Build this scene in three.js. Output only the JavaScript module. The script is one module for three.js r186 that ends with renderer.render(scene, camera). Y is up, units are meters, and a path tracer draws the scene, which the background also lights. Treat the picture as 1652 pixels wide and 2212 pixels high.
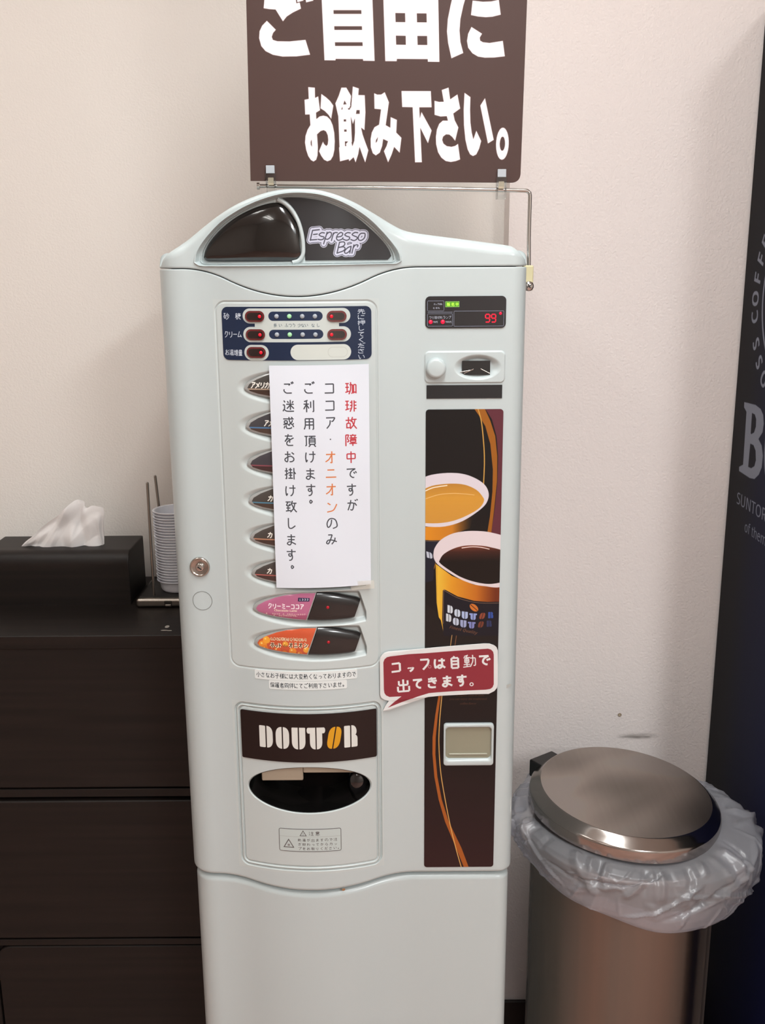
import * as THREE from 'three';
import { RoundedBoxGeometry } from 'three/addons/geometries/RoundedBoxGeometry.js';
import { mergeGeometries } from 'three/addons/utils/BufferGeometryUtils.js';
import { RectAreaLightUniformsLib } from 'three/addons/lights/RectAreaLightUniformsLib.js';

// ---------------------------------------------------------------- camera, lights, exposure
const scene = new THREE.Scene();
const FW = 1652, FH = 2212, FOCAL = 2110, EYE = 1.46;
const camera = new THREE.PerspectiveCamera(2 * Math.atan(FH / 2 / FOCAL) * 180 / Math.PI, FW / FH, 0.05, 30);
camera.position.set(0, EYE, 0);
camera.rotation.set(-13.6 * Math.PI / 180, 0, -0.0069, 'YXZ');
camera.updateMatrixWorld(true);
const renderer = new THREE.WebGLRenderer({ antialias: true });
renderer.toneMapping = THREE.LinearToneMapping;
renderer.toneMappingExposure = 0.93;
renderer.shadowMap.enabled = true;
scene.background = new THREE.Color(0, 0, 0);
RectAreaLightUniformsLib.init();
const CEILING = 2.52, LAMP_POWER = 24;
// ceiling lamps: [x, z, power]
const LAMPS = [[0.14, -0.4, 0.92], [-0.95, -0.72, 0.13], [1.1, 1.5, 3.2], [-1.2, 1.6, 0.08]];

// ---------------------------------------------------------------- helpers
const V = (x, y, z) => new THREE.Vector3(x, y, z);
const lerp = THREE.MathUtils.lerp, clamp = THREE.MathUtils.clamp, smooth = THREE.MathUtils.smoothstep;
function rng(seed) { let s = seed >>> 0; return () => { s = (s + 0x6d2b79f5) | 0; let t = Math.imul(s ^ (s >>> 15), 1 | s); t = (t + Math.imul(t ^ (t >>> 7), 61 | t)) ^ t; return ((t ^ (t >>> 14)) >>> 0) / 4294967296; }; }
// measuring: a place on the photograph turned into a point of a real plane
const dirOf = (px, py) => V((px - FW / 2) / FOCAL, (FH / 2 - py) / FOCAL, -1).applyQuaternion(camera.quaternion);
function onZ(px, py, z) { const d = dirOf(px, py); return d.multiplyScalar(z / d.z).add(camera.position); }
function onY(px, py, y) { const d = dirOf(px, py); return d.multiplyScalar((y - EYE) / d.y).add(camera.position); }
function onX(px, py, x) { const d = dirOf(px, py); return d.multiplyScalar(x / d.x).add(camera.position); }
function lin(hex) { return new THREE.Color(hex); }
const names = new Map();
function numbered(n) { const k = names.get(n) ?? 0; names.set(n, k + 1); return k ? n + '_' + String(k).padStart(3, '0') : n; }
function shade(o) { o.traverse((m) => { if (m.isMesh) { m.castShadow = true; m.receiveShadow = true; } }); return o; }
function thing(name, label, category, group) { const o = new THREE.Group(); o.name = numbered(name); o.userData.label = label; o.userData.category = category; if (group) o.userData.group = group; scene.add(o); return o; }
function part(name, geo, mat, parent, label) { const m = new THREE.Mesh(geo, mat); m.name = name; m.castShadow = m.receiveShadow = true; if (label) m.userData.label = label; parent.add(m); return m; }
function single(name, geo, mat, label, category, group) { const m = part(numbered(name), geo, mat, scene, label); m.userData.category = category; if (group) m.userData.group = group; return m; }
function struct(name, geo, mat) { const m = part(name, geo, mat, scene); m.userData.kind = 'structure'; return m; }
const std = (color, roughness = 0.5, o = {}) => new THREE.MeshStandardMaterial({ color, roughness, ...o });
const phys = (color, roughness = 0.4, o = {}) => new THREE.MeshPhysicalMaterial({ color, roughness, ...o });
// P[row][column] = [x, y, z]; rows go up, columns to the right
function gridGeo(P, uvOf, closed) {
  const nj = P.length, ni = P[0].length, pos = [], uv = [], idx = [];
  for (const r of P) for (const p of r) { pos.push(p[0], p[1], p[2]); const u = uvOf ? uvOf(p) : [p[0], p[1]]; uv.push(u[0], u[1]); }
  for (let j = 0; j < nj - 1; j++) for (let i = 0; i < ni - 1; i++) { const a = j * ni + i, b = a + 1, c = a + ni, d = c + 1; idx.push(a, b, d, a, d, c); }
  const g = new THREE.BufferGeometry();
  g.setAttribute('position', new THREE.Float32BufferAttribute(pos, 3)); g.setAttribute('uv', new THREE.Float32BufferAttribute(uv, 2)); g.setIndex(idx); g.computeVertexNormals();
  if (closed) { const n = g.attributes.normal; for (let j = 0; j < nj; j++) { const a = j * ni, b = a + ni - 1, v = V(n.getX(a) + n.getX(b), n.getY(a) + n.getY(b), n.getZ(a) + n.getZ(b)).normalize(); n.setXYZ(a, v.x, v.y, v.z); n.setXYZ(b, v.x, v.y, v.z); } }
  return g;
}
// y as a smooth function of x through given points
function curve(pts) {
  const p = pts.slice().sort((a, b) => a[0] - b[0]), n = p.length;
  const m = p.map((_, i) => { const a = p[Math.max(0, i - 1)], b = p[Math.min(n - 1, i + 1)]; return (b[1] - a[1]) / (b[0] - a[0] || 1e-9); });
  return (x) => {
    if (x <= p[0][0]) return p[0][1]; if (x >= p[n - 1][0]) return p[n - 1][1];
    let i = 0; while (p[i + 1][0] < x) i++;
    const h = p[i + 1][0] - p[i][0], t = (x - p[i][0]) / h, t2 = t * t, t3 = t2 * t;
    return (2 * t3 - 3 * t2 + 1) * p[i][1] + (t3 - 2 * t2 + t) * h * m[i] + (-2 * t3 + 3 * t2) * p[i + 1][1] + (t3 - t2) * h * m[i + 1];
  };
}
function resample(pts, n, closed) {
  const c = new THREE.CatmullRomCurve3(pts.map((p) => V(p[0], p[1], 0)), !!closed, 'centripetal');
  return c.getSpacedPoints(n).map((v) => [v.x, v.y]);
}
function boxM(w, h, d, r = 0.003) { const g = r ? new RoundedBoxGeometry(w, h, d, 2, Math.min(r, w / 2.01, h / 2.01, d / 2.01)) : new THREE.BoxGeometry(w, h, d); planarUV(g); return g; }
// texture coordinates in metres, by the main direction of each face
function planarUV(g) {
  const p = g.attributes.position, n = g.attributes.normal, uv = new Float32Array(p.count * 2);
  for (let i = 0; i < p.count; i++) {
    const ax = Math.abs(n.getX(i)), ay = Math.abs(n.getY(i)), az = Math.abs(n.getZ(i));
    const [u, v] = az >= ax && az >= ay ? [p.getX(i), p.getY(i)] : ax >= ay ? [p.getZ(i), p.getY(i)] : [p.getX(i), p.getZ(i)];
    uv[i * 2] = u; uv[i * 2 + 1] = v;
  }
  g.setAttribute('uv', new THREE.BufferAttribute(uv, 2)); return g;
}
function dataTex(n, f, repeat, srgb) {
  const d = new Uint8Array(n * n * 4);
  for (let y = 0; y < n; y++) for (let x = 0; x < n; x++) { const c = f(x / n, y / n); for (let k = 0; k < 3; k++) d[(y * n + x) * 4 + k] = clamp(Array.isArray(c) ? c[k] : c, 0, 1) * 255; d[(y * n + x) * 4 + 3] = 255; }
  const t = new THREE.DataTexture(d, n, n); t.wrapS = t.wrapT = THREE.RepeatWrapping; t.magFilter = THREE.LinearFilter; t.minFilter = THREE.LinearMipmapLinearFilter; t.generateMipmaps = true;
  t.repeat.set(repeat, repeat); if (srgb) t.colorSpace = THREE.SRGBColorSpace; t.needsUpdate = true; return t;
}
// tiling value noise
function noiseFn(seed) {
  const r = rng(seed), T = Array.from({ length: 4096 }, r);
  return (u, v, cx, cy = cx) => {
    const x = u * cx, y = v * cy, xi = Math.floor(x), yi = Math.floor(y), fx = x - xi, fy = y - yi, sx = fx * fx * (3 - 2 * fx), sy = fy * fy * (3 - 2 * fy);
    const at = (a, b) => T[((((a % cx) + cx) % cx) * 57 + (((b % cy) + cy) % cy) * 131) & 4095];
    return lerp(lerp(at(xi, yi), at(xi + 1, yi), sx), lerp(at(xi, yi + 1), at(xi + 1, yi + 1), sx), sy);
  };
}
// ---------------------------------------------------------------- a hand-made stroke alphabet for Japanese print
// each glyph: strokes on a 21 x 21 grid, one character per coordinate (0-9, a-k); ~ marks a curved stroke
const GLYPHS = {
  'ご': '~4494e4c6 ~4c4f8ihi g1i4 i0k3', 'お': '26c6 ~717e6i3h2e6bc9hchgdiai e3i6', 'み': '43b3 ~b38b5h3i1g4cbcjf ~g8fdaj',
  'に': '~322a3h4i5e 95i5 ~9e8hcihi', 'さ': '26h5 ~82bafc ~4c3f6ifi', 'い': '~335c6h8h9e ~e4h8if', '。': '~2g4d7g4j2g', 'で': '24h4 ~h4a88ecifi e9gc h8jb',
  'す': '25i5 ~b1b99d6c6999bacfaj6k', 'が': '~26b6d8cfai7h ~81773i ~e6g8ib f1h3 i0k2', 'の': '~a49b6g3g2a54a2g4jajgcj', 'け': '~332a3i5f 86j6 ~f1fcdhaj',
  'ま': '35h5 4aga ~a1af7j3h5eaeii', 'を': '34g4 ~91773d ~3d79b9bf ~i7ab6f8jhj', 'し': '~515e7ibihe', 'て': '24h4 ~h4a88ecifi', 'く': 'f15afk',
  'だ': '26d6 ~817a2j 9bhb ~9f9iejij f1h4 i0k3', 'ふ': '~81c4 ~c489aacebi7h ~4c2i ~fcji', 'つ': '~27b4h6iafhaj', 'う': '~61d3 ~47c6h8gebk', 'な': '26a6 ~724b2d e4i7 ~d9dgaj6h8ecfij',
  'は': '~332a3i5f 86j6 ~e2efaj7h9eefjj', 'た': '26d6 ~817a2j 9bhb ~9f9iejij', 'ね': '515k 1676 ~762e ~2ea7e6i9ifeibhddjj', 'ぎ': '35f4 39g8 ~82bafd ~4d4h8jfj h1j3 i0k2',
  'き': '35g4 39h8 ~82bafd ~4d4h8jfj', 'っ': '~5ba9gbgfbj', 'り': '~424a5d7b ~e2ebdh8k', 'せ': '17j6 ~e2eaddbd ~626f8ihi', 'わ': '515k 1676 ~762f ~2fa8f7ibhgci',
  'か': '~26b6d8cfai7h ~81773i ~e6g8ib', 'ら': '~71d4 564e ~4eb9hbgh8k', 'れ': '515k 1676 ~762f ~2f97d5e9diggjf',
  'コ': '34h4 h4hi 2ihi', 'ア': '33i3 ~i3f8c9 ~a79e4k', '・': '9aba', 'オ': '26i6 c1ck ck9j ~c67e1i', 'ニ': '45g5 1hjh', 'ン': '3487 ~2jdgj6', 'ク': '~814b 73h3 ~h3ed4k',
  'リ': '434c ~g2gbdh7k', 'ー': '1aja', 'ム': 'a12i 2ihg dbjj', 'メ': '~h2bc2k 45hg', 'カ': '26i6 ~i6hgfjcj ~a19b2j', 'ミ': '42h5 48gb 3fij', 'ホ': '15j5 a1ak ak7j 592g f9jg',
  'ッ': '5a6d aabd ~haeg8k', 'ト': '717k 78hd', 'プ': '23g3 ~g3eb6k ~h1j0k2j4h2h1', 'フ': '23g3 ~g3eb6k', 'ラ': '42g2 27i7 ~i7eg6k',
  '珈': '1373 1979 434g 1h8f 85d5 ~d5dhbj ~a1ac7k f5j5 f5fj j5jj fhjh', '琲': '1373 1979 434g 1h8f ~c2cc9k 95c5 9aca 9fcf g2gk g5k5 gaka gfkf',
  '故': '16a6 616b 3b9b 3b3j 9b9j 3i9i ~d1a9 c5k5 ~h5fd9k ~c7fekk', '障': '121k 1262 ~62486b5d3d d1d3 83j3 a4b7 h4g7 77k7 99i9 999e i9ie 9bib 9eie 7gkg dedk',
  '中': '35h5 353d h5hd 3dhd a1ak', '利': '8123 17a7 626k ~671f ~68ae d3dd i1ij ijgj', '用': '33h3 ~333e1k h3hk hkfk 38h8 3dhd a3ak',
  '頂': '1373 434i 4i2i 83k3 e3c6 96j6 969g j6jg 99j9 9cjc 9gjg bh8k hhkk', '迷': '3255 1949 494f 4f1j ~3g8jkj 93b6 j3h6 78k8 e1eh ~e98f ~e9kf',
  '惑': '14j4 3787 373b 878b 3b8b 1d9c ~b1c8gdjb ~h6fa9e f1h3 4f2j ~6e7jejfh adcf hejh', '掛': '414j 4j2i 1676 1d7a 84e4 b1b9 79f9 8ded b9bi 7ifi h1hk h7kb',
  '致': '13a3 ~5329 2999 7699 595h 2d9d 1iah ~d1a8 c5k5 ~h5fd9k ~c7fekk', '砂': '1282 ~521d 3989 393h 898h 3g8g e1ed b59a h4ka ~jbfh9k',
  '糖': '2335 7264 1888 515k ~581f ~588d e1e3 a3k3 ~a3ac8k c6j6 j6ja b8k8 caja f4fd cejk', '湯': '1244 1849 1j5c 82h2 828a h2ha 86h6 8aha 6cjc ~8d6h 9fjf ~jfijfk ~cf7k ~gfbk',
  '増': '1777 424h 1i8g c1d3 i1h3 94j4 949b j4jb 97j7 9bjb e4eb adid adak idik agig akik', '量': '52g2 5257 g2g7 54g4 57g7 19j9 4bgb 4b4g gbgg 4dgd 4ggg abak 3ihi 1kjk',
  '先': '5237 45h5 a1aa 1aja ~7a6f1k ~dadiejjjjg', '押': '414j 4j2i 1676 1d7a 93j3 939c j3jc 97j7 9cjc e3ek', '多': '~916428 83g3 ~g3c82b 6597 ~b97d3f 9bib ~ibdh2k 8dbf',
  '少': 'a1ab ab8a ~541a f4j9 ~h9cg2k', '小': 'a1ak ak7j ~561e ~f6je', '子': '33g3 ~g3b8 a8ak ak7j 1aja', '様': '1686 515k ~561e ~587c b1b3 i1h3 a4k4 b7j7 9aka e4ek ~dd9j ~hbfe ~fdkj',
  '大': '16j6 ~a1a91k ~a9ddjk', '変': 'a1a3 13j3 ~738839 d3d9 d9c9 ~4628 ~g6ja ~8a3f 7dgd ~gdbi2k ~5ecijk', '熱': '2383 5158 1898 ~382b ~787b 2b9b 585e 1e9d 95g5 ~g5hdkc ~c1ca8e 99cb 3g1k 7g8k cgdk hgjk',
  '保': '~6119 454k 93i3 9399 i3i9 99i9 7dkd d9dk ~dd7j ~ddkj', '護': '4243 1383 2676 2979 2c7c 2c2i 7c7i 2i7i 93k3 c1c5 h1h5 ~b68b a8ae e6ee a8j8 abjb aeje 9gig ~igdj8k ~bhfjkk',
  '者': '35e5 9198 18j8 ~h3a92e 6cgc 6c6k gcgk 6ggg 6kgk', '同': '23i3 232k i3ik ikgk 66e6 6aea 6a6g eaeg 6geg', '伴': '~6119 454k a3b6 i2h6 98j8 7dkd e1ek',
  '下': '14j4 a4ak a8gd', '自': 'a184 54g4 545k g4gk 59g9 5ege 5kgk', '動': '8123 15b5 3797 373d 979d 3a9a 3d9d 626j 1gbg 0kbj b6j6 ~j6jgiigi ~f1fbbk',
  '出': 'a1aj 333a h3ha 3aha 1c1k jcjk 1kjk', '注': '1244 1849 1j5c c1e3 85j5 9bib e5ej 7jkj', '意': '6375 e3d5 32h2 16j6 58f8 585d f8fd 5afa 5dfd 4f2j ~6f7jejfh aebg hfji a0a2',
  '終': '5127 2767 5135 3576 7329 1a8a 5a5k 3d1h 7d8g ~d1a8 c4j4 ~j4fc8f ~b7fckf dgfi cigk', '取': '12b2 323h 929k 3696 3a9a 1gbe c4j4 ~j4gcak ~c6fdkk',
  '引': '2292 9297 3797 373c 3c9c ~9c9i6j h1hk', '甘': '15j5 525k e1ej 6aea 6jej', '切': '1a97 ~424f6g9f b3j3 ~j3jgiigi ~e3dcak', '銭': '5116 5196 4676 2a8a 575i 1i9i 2c3g 8c7g b5k4 baj9 ~e1eahjkg ~jbfh9k',
  '円': '33h3 333k h3hk hkfk 3aha a3aa', '水': 'a1ak ak8j 1676 ~761i ~i5b9 ~a7dejj', '販': '2272 222e 727e 2676 2a7a 2e7e 3f1k 6f8k a3k2 ~a3ab8k b8i8 ~i8fg9k ~c9fgkk',
  '売': '14j4 a1a8 48g8 1a1d 1bjb jbjd ~8d7h2k ~cccjjjjg',
};
const num = (c) => parseInt(c, 36) / 20;
// draws one glyph into the box centred on (cx, cy)
function glyph(g, ch, cx, cy, w, h, lw, color) {
  const def = GLYPHS[ch]; g.strokeStyle = g.fillStyle = color; g.lineWidth = lw; g.lineCap = 'butt'; g.lineJoin = 'miter'; g.miterLimit = 3;
  if (!def) { if (ch !== ' ') { g.save(); g.translate(cx, cy); g.font = 'bold 100px sans-serif'; g.textAlign = 'center'; g.textBaseline = 'middle'; g.scale(w / 75, h / 75); g.fillText(ch, 0, 4); g.restore(); } return; }
  for (let s of def.split(' ')) {
    const bend = s[0] === '~'; if (bend) s = s.slice(1);
    const p = []; for (let i = 0; i + 1 < s.length; i += 2) p.push([cx + (num(s[i]) - 0.5) * w, cy + (num(s[i + 1]) - 0.5) * h]);
    if (p.length < 2) continue;
    strokePath(g, p, bend); g.stroke();
  }
}
function strokePath(g, p, bend) {
  g.beginPath(); g.moveTo(p[0][0], p[0][1]);
  for (let i = 1; i < p.length; i++) {
    if (!bend) { g.lineTo(p[i][0], p[i][1]); continue; }
    const a = p[Math.max(0, i - 2)], b = p[i - 1], c = p[i], d = p[Math.min(p.length - 1, i + 1)], k = 1 / 6;
    g.bezierCurveTo(b[0] + (c[0] - a[0]) * k, b[1] + (c[1] - a[1]) * k, c[0] - (d[0] - b[0]) * k, c[1] - (d[1] - b[1]) * k, c[0], c[1]);
  }
}
function fillPoly(g, p, color, bend) { strokePath(g, bend ? [...p, p[0]] : p, bend); g.closePath(); g.fillStyle = color; g.fill(); }
function rrect(g, x, y, w, h, r, fill, stroke, lw) { g.beginPath(); g.roundRect(x, y, w, h, r); if (fill) { g.fillStyle = fill; g.fill(); } if (stroke) { g.strokeStyle = stroke; g.lineWidth = lw; g.stroke(); } }
// a row of glyphs between two places
function row(g, text, x0, x1, y, w, h, lw, color) { const c = [...text]; c.forEach((ch, i) => glyph(g, ch, lerp(x0, x1, c.length > 1 ? i / (c.length - 1) : 0.5), y, w, h, lw, color)); }
// the bean-split letters of the coffee brand, in a box w x h with its upper left corner at 0, 0
function brandLetter(g, ch, w, h, color) {
  g.fillStyle = color;
  const gap = 0.045 * w, m = w / 2, L = m - gap, R = m + gap, path = (f) => { g.beginPath(); f(); g.closePath(); g.fill(); };
  const half = (s) => path(() => { const X = (x) => (s < 0 ? m - x : m + x); g.moveTo(X(gap), 0); g.bezierCurveTo(X(m * 0.75), 0, X(m), h * 0.16, X(m), h * 0.38); g.lineTo(X(m), h * 0.62); g.bezierCurveTo(X(m), h * 0.84, X(m * 0.75), h, X(gap), h); });
  const bar = () => { g.beginPath(); g.roundRect(0, 0, L, h, w * 0.07); g.fill(); };
  if (ch === 'D') { bar(); half(1); }
  if (ch === 'O') { half(-1); half(1); }
  if (ch === 'U') for (const s of [-1, 1]) path(() => { const X = (x) => (s < 0 ? m - x : m + x); g.moveTo(X(gap), 0); g.lineTo(X(m * 0.88), 0); g.quadraticCurveTo(X(m), 0, X(m), h * 0.05); g.lineTo(X(m), h * 0.62); g.bezierCurveTo(X(m), h * 0.86, X(m * 0.7), h, X(gap), h); });
  if (ch === 'T') for (const s of [-1, 1]) path(() => { const X = (x) => (s < 0 ? m - x : m + x); g.moveTo(X(gap), 0); g.lineTo(X(m * 1.18), 0); g.bezierCurveTo(X(m * 1.5), 0, X(m * 1.5), h * 0.27, X(m * 1.15), h * 0.27); g.lineTo(X(m * 0.95), h * 0.27); g.lineTo(X(m * 0.95), h * 0.66); g.bezierCurveTo(X(m * 0.95), h * 0.88, X(m * 0.65), h, X(gap), h); });
  if (ch === 'R') { bar(); path(() => { g.moveTo(R, 0); g.bezierCurveTo(w * 0.98, -0.02 * h, w * 1.02, h * 0.4, w * 0.84, h * 0.44); g.quadraticCurveTo(w, h * 0.5, w, h * 0.62); g.lineTo(w, h * 0.93); g.quadraticCurveTo(w, h, w * 0.9, h); g.lineTo(R, h); }); }
  if (ch === 'B') { g.save(); g.translate(w * 0.05, 0); g.transform(0.8, 0, -0.24 * w / h, 1, w * 0.2, 0); half(-1); half(1); g.restore(); }
}
function brand(g, boxes, colors) { 'DOUTBR'.split('').forEach((ch, i) => { const [x, y, w, h, sl] = boxes[i]; g.save(); g.translate(x, y); if (sl) g.transform(1, sl, 0, 1, 0, 0); brandLetter(g, ch, w, h, colors[i]); g.restore(); }); }
function canvasTex(c) { const t = new THREE.CanvasTexture(c); t.colorSpace = THREE.SRGBColorSpace; t.anisotropy = 8; t.magFilter = THREE.LinearFilter; return t; }
function newCanvas(w, h) { const c = document.createElement('canvas'); c.width = Math.round(w); c.height = Math.round(h); return [c, c.getContext('2d')]; }
// ---------------------------------------------------------------- the room
const WALL = -1.66, RECESS = -1.725, BACK = 2.7, SIDE = 2.3;
const nz = noiseFn(7);
const peel = (a, b) => (u, v) => 0.5 * nz(u, v, a) + 0.3 * nz(u + 0.31, v + 0.17, b) + 0.2 * nz(u + 0.7, v + 0.4, a * 4);
const wallBump = dataTex(512, peel(96, 180), 1 / 0.3), fineBump = dataTex(512, peel(130, 220), 1 / 0.3);
const wallMat = std(new THREE.Color(0.85, 0.765, 0.73), 0.86, { bumpMap: wallBump, bumpScale: 0.0007 });
const recessMat = std(new THREE.Color(0.80, 0.75, 0.70), 0.88, { bumpMap: fineBump, bumpScale: 0.0004 });
const farMat = std(new THREE.Color(0.52, 0.47, 0.43), 0.9), ceilMat = std(new THREE.Color(0.82, 0.80, 0.77), 0.9);
const floorTex = dataTex(256, (u, v) => { const n = 0.6 + 0.5 * nz(u, v, 4, 64); return [0.86 * n, 0.69 * n, 0.63 * n]; }, 1 / 0.9, true);
const wallBox = (name, x0, x1, y0, y1, z0, z1, m) => { const g = boxM(x1 - x0, y1 - y0, z1 - z0, 0); g.translate((x0 + x1) / 2, (y0 + y1) / 2, (z0 + z1) / 2); planarUV(g); return struct(name, g, m); };
wallBox('floor', -SIDE - 0.1, SIDE + 0.1, -0.1, 0, RECESS - 0.1, BACK + 0.1, std(0xffffff, 0.55, { map: floorTex }));
wallBox('ceiling', -SIDE - 0.1, SIDE + 0.1, CEILING, CEILING + 0.1, RECESS - 0.1, BACK + 0.1, ceilMat);
wallBox('wall_left', -SIDE - 0.1, -SIDE, 0, CEILING, RECESS, BACK, farMat);
wallBox('wall_right', SIDE, SIDE + 0.1, 0, CEILING, WALL, BACK, farMat);
wallBox('wall_front', -SIDE - 0.1, SIDE + 0.1, 0, CEILING, BACK, BACK + 0.1, farMat);
const CORNER = onZ(1100, 450, WALL).x;
wallBox('wall_rear', -SIDE, CORNER, 0, CEILING, RECESS - 0.1, RECESS, recessMat);
const pillar = wallBox('wall_pillar', CORNER, SIDE, 0, CEILING, RECESS - 0.1, WALL, wallMat);
{
  const base = (name, x0, x1, z) => { const g = boxM(x1 - x0, 0.06, 0.008, 0.002); g.translate((x0 + x1) / 2, 0.03, z + 0.004); struct(name, g, std(0x2a211d, 0.5)); };
  base('baseboard_rear', -SIDE, CORNER, RECESS); base('baseboard_pillar', CORNER, SIDE, WALL);
  // a plugged screw hole and a rubbed mark above the bin
  const h = onZ(1338, 1544, WALL), ring = new THREE.TorusGeometry(0.0028, 0.0008, 8, 20); ring.translate(h.x, h.y, WALL + 0.0004);
  part('screw_hole', ring, std(0x9a8672, 0.8), pillar);
  const plug = new THREE.CircleGeometry(0.0026, 16); plug.translate(h.x, h.y, WALL + 0.0003); part('hole_plug', plug, std(0xb8a890, 0.9), pillar);
  const smudge = dataTex(64, (u, v) => { const d = Math.hypot((u - 0.5) * 2, (v - 0.5) * 2); return 0.45 * smooth(1 - d, 0, 0.8) * (0.4 + 0.9 * nz(u, v, 10, 5)); }, 1), sp = onZ(1375, 1590, WALL), sg = new THREE.PlaneGeometry(0.1, 0.016); sg.translate(sp.x, sp.y, WALL + 0.0005); part('smudge', sg, std(0x6e675f, 0.95, { transparent: true, alphaMap: smudge }), pillar);
}
// ceiling lamps: two tubes in a white tray, each lamp with an area light of its own size just below
LAMPS.forEach(([x, z, power], i) => {
  const where = ['nearest the coffee machine on the right', 'nearest the coffee machine on the left', 'behind the camera on the right', 'behind the camera on the left'][i];
  const t = thing('ceiling_lamp', 'white twin tube ceiling lamp ' + where, 'lamp'); t.position.set(x, CEILING, z);
  const tray = boxM(0.28, 0.05, 1.24, 0.006); tray.translate(0, -0.0255, 0); part('tray', tray, std(0xdedcd6, 0.5), t);
  for (const s of [-1, 1]) { const tube = new THREE.CylinderGeometry(0.016, 0.016, 1.18, 20); tube.rotateX(Math.PI / 2); tube.translate(s * 0.075, -0.068, 0); part('tube', tube, std(0xffffff, 0.5, { emissive: new THREE.Color(1, 0.97, 0.92), emissiveIntensity: 12 }), t); }
  const l = new THREE.RectAreaLight(new THREE.Color(0.94, 0.985, 1), LAMP_POWER * power, 0.24, 1.18);
  l.position.set(0, -0.09, 0); l.rotation.x = -Math.PI / 2; t.add(l);
});
// ---------------------------------------------------------------- the coffee machine
const ZF = -1.2, ZB = -1.64;
const XL = onZ(345, 600, ZF - 0.028).x, XR = onZ(1137, 600, ZF - 0.016).x, XM = (XL + XR) / 2, UC = XM - 0.051;
const RL = 0.034, RR = 0.02, BA = 0.085, BW = 0.14, BR = 0.24, BTOP = BA * BW / (2 * BR), BR2 = BR * (BW - BA) / BA;
const bow = (x) => { const d = Math.abs(x - UC); return d < BA ? BTOP - d * d / (2 * BR) : d < BW ? (BW - d) ** 2 / (2 * BR2) : 0; };
const edgeDrop = (x) => { const l = clamp(x - XL, 0, RL), r = clamp(XR - x, 0, RR); return RL - Math.sqrt(RL * RL - (RL - l) ** 2) + RR - Math.sqrt(RR * RR - (RR - r) ** 2); };
const zplan = (x) => ZF + bow(x) - edgeDrop(x);
function front(px, py, h = 0) { let z = ZF + h, p; for (let i = 0; i < 8; i++) { p = onZ(px, py, z); z = ZF + bow(p.x) + h; } return p; }
const fx = (px, py) => front(px, py).x, fy = (px, py) => front(px, py).y;
const facing = (x) => Math.atan2(-(zplan(x + 1e-4) - zplan(x - 1e-4)) / 2e-4, 1);
const machine = thing('coffee_machine', 'tall off-white cup coffee vending machine with arched top and bowed front standing against the wall', 'coffee machine');
const white = phys(new THREE.Color(0.515, 0.58, 0.585), 0.36, { clearcoat: 0.35, clearcoatRoughness: 0.18 });
const whiteIn = phys(new THREE.Color(0.53, 0.585, 0.58), 0.42, { clearcoat: 0.2, clearcoatRoughness: 0.3 });
const dark = phys(0x131211, 0.22, { clearcoat: 0.8, clearcoatRoughness: 0.06 }), blackMat = phys(0x0e0e10, 0.3, { clearcoat: 0.6, clearcoatRoughness: 0.1 });
const chrome = std(0xc9c6c2, 0.16, { metalness: 1 }), steel = std(0xa9a49e, 0.34, { metalness: 1 });
const lampRed = std(0x7a0613, 0.3, { emissive: 0xff1030, emissiveIntensity: 0.75 }), lampGreen = std(0x9fd0a4, 0.35, { emissive: 0x66d070, emissiveIntensity: 0.22 }), lampOff = std(0xa3aab2, 0.35);

const lift = (P, h) => P.map((r) => r.map((p) => [p[0], p[1], zplan(p[0]) + (h ?? p[2])]));
// a rounded rectangle lying on the front, standing proud by h, with its own side walls
function plate(x0, x1, y0, y1, r, h, nx = 24, ny = 8, foot = -0.0005) {
  const ts = []; for (let k = 0; k <= 6; k++) ts.push(y0 + r * (1 - Math.cos(k * Math.PI / 12))); for (let k = 1; k < ny; k++) ts.push(lerp(y0 + r, y1 - r, k / ny)); for (let k = 6; k >= 0; k--) ts.push(y1 - r * (1 - Math.cos(k * Math.PI / 12)));
  const P = ts.map((y) => { const d = y < y0 + r ? y0 + r - y : y > y1 - r ? y - (y1 - r) : 0, e = r - Math.sqrt(Math.max(0, r * r - d * d)); return Array.from({ length: nx + 1 }, (_, i) => [lerp(x0 + e, x1 - e, i / nx), y, h]); });
  return skirted(P, foot, (p) => [(p[0] - x0) / (x1 - x0), (p[1] - y0) / (y1 - y0)]);
}
// a grid of [x, y, height] on the front plus walls down to the height foot
function skirted(P, foot, uvOf) {
  const top = gridGeo(lift(P), uvOf), nj = P.length, ni = P[0].length, rim = [];
  for (let i = 0; i < ni; i++) rim.push(P[0][i]); for (let j = 1; j < nj; j++) rim.push(P[j][ni - 1]); for (let i = ni - 2; i >= 0; i--) rim.push(P[nj - 1][i]); for (let j = nj - 2; j >= 0; j--) rim.push(P[j][0]);
  const side = gridGeo([rim.map((p) => [p[0], p[1], zplan(p[0]) + foot]), rim.map((p) => [p[0], p[1], zplan(p[0]) + p[2]])], uvOf);
  return mergeGeometries([top, side]);
}
// a canvas whose drawing functions take places measured on the photograph
function print(x0, x1, y0, y1, ppm, draw, h = 0) {
  const [c, g] = newCanvas((x1 - x0) * ppm, (y1 - y0) * ppm);
  const M = (px, py) => { const p = front(px, py, h); return [(p.x - x0) * ppm, (y1 - p.y) * ppm]; };
  draw(g, M, c.width, c.height, (a) => a.map((p) => M(p[0], p[1])));
  return canvasTex(c);
}
const crop = (ox, oy, k) => (a) => a.map((p) => [ox + p[0] / k, oy + p[1] / k]);
const printMat = (map, roughness = 0.35, o = {}) => phys(0xffffff, roughness, { map, clearcoat: 0.12, clearcoatRoughness: 0.15, specularIntensity: 0.6, ...o });

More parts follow.
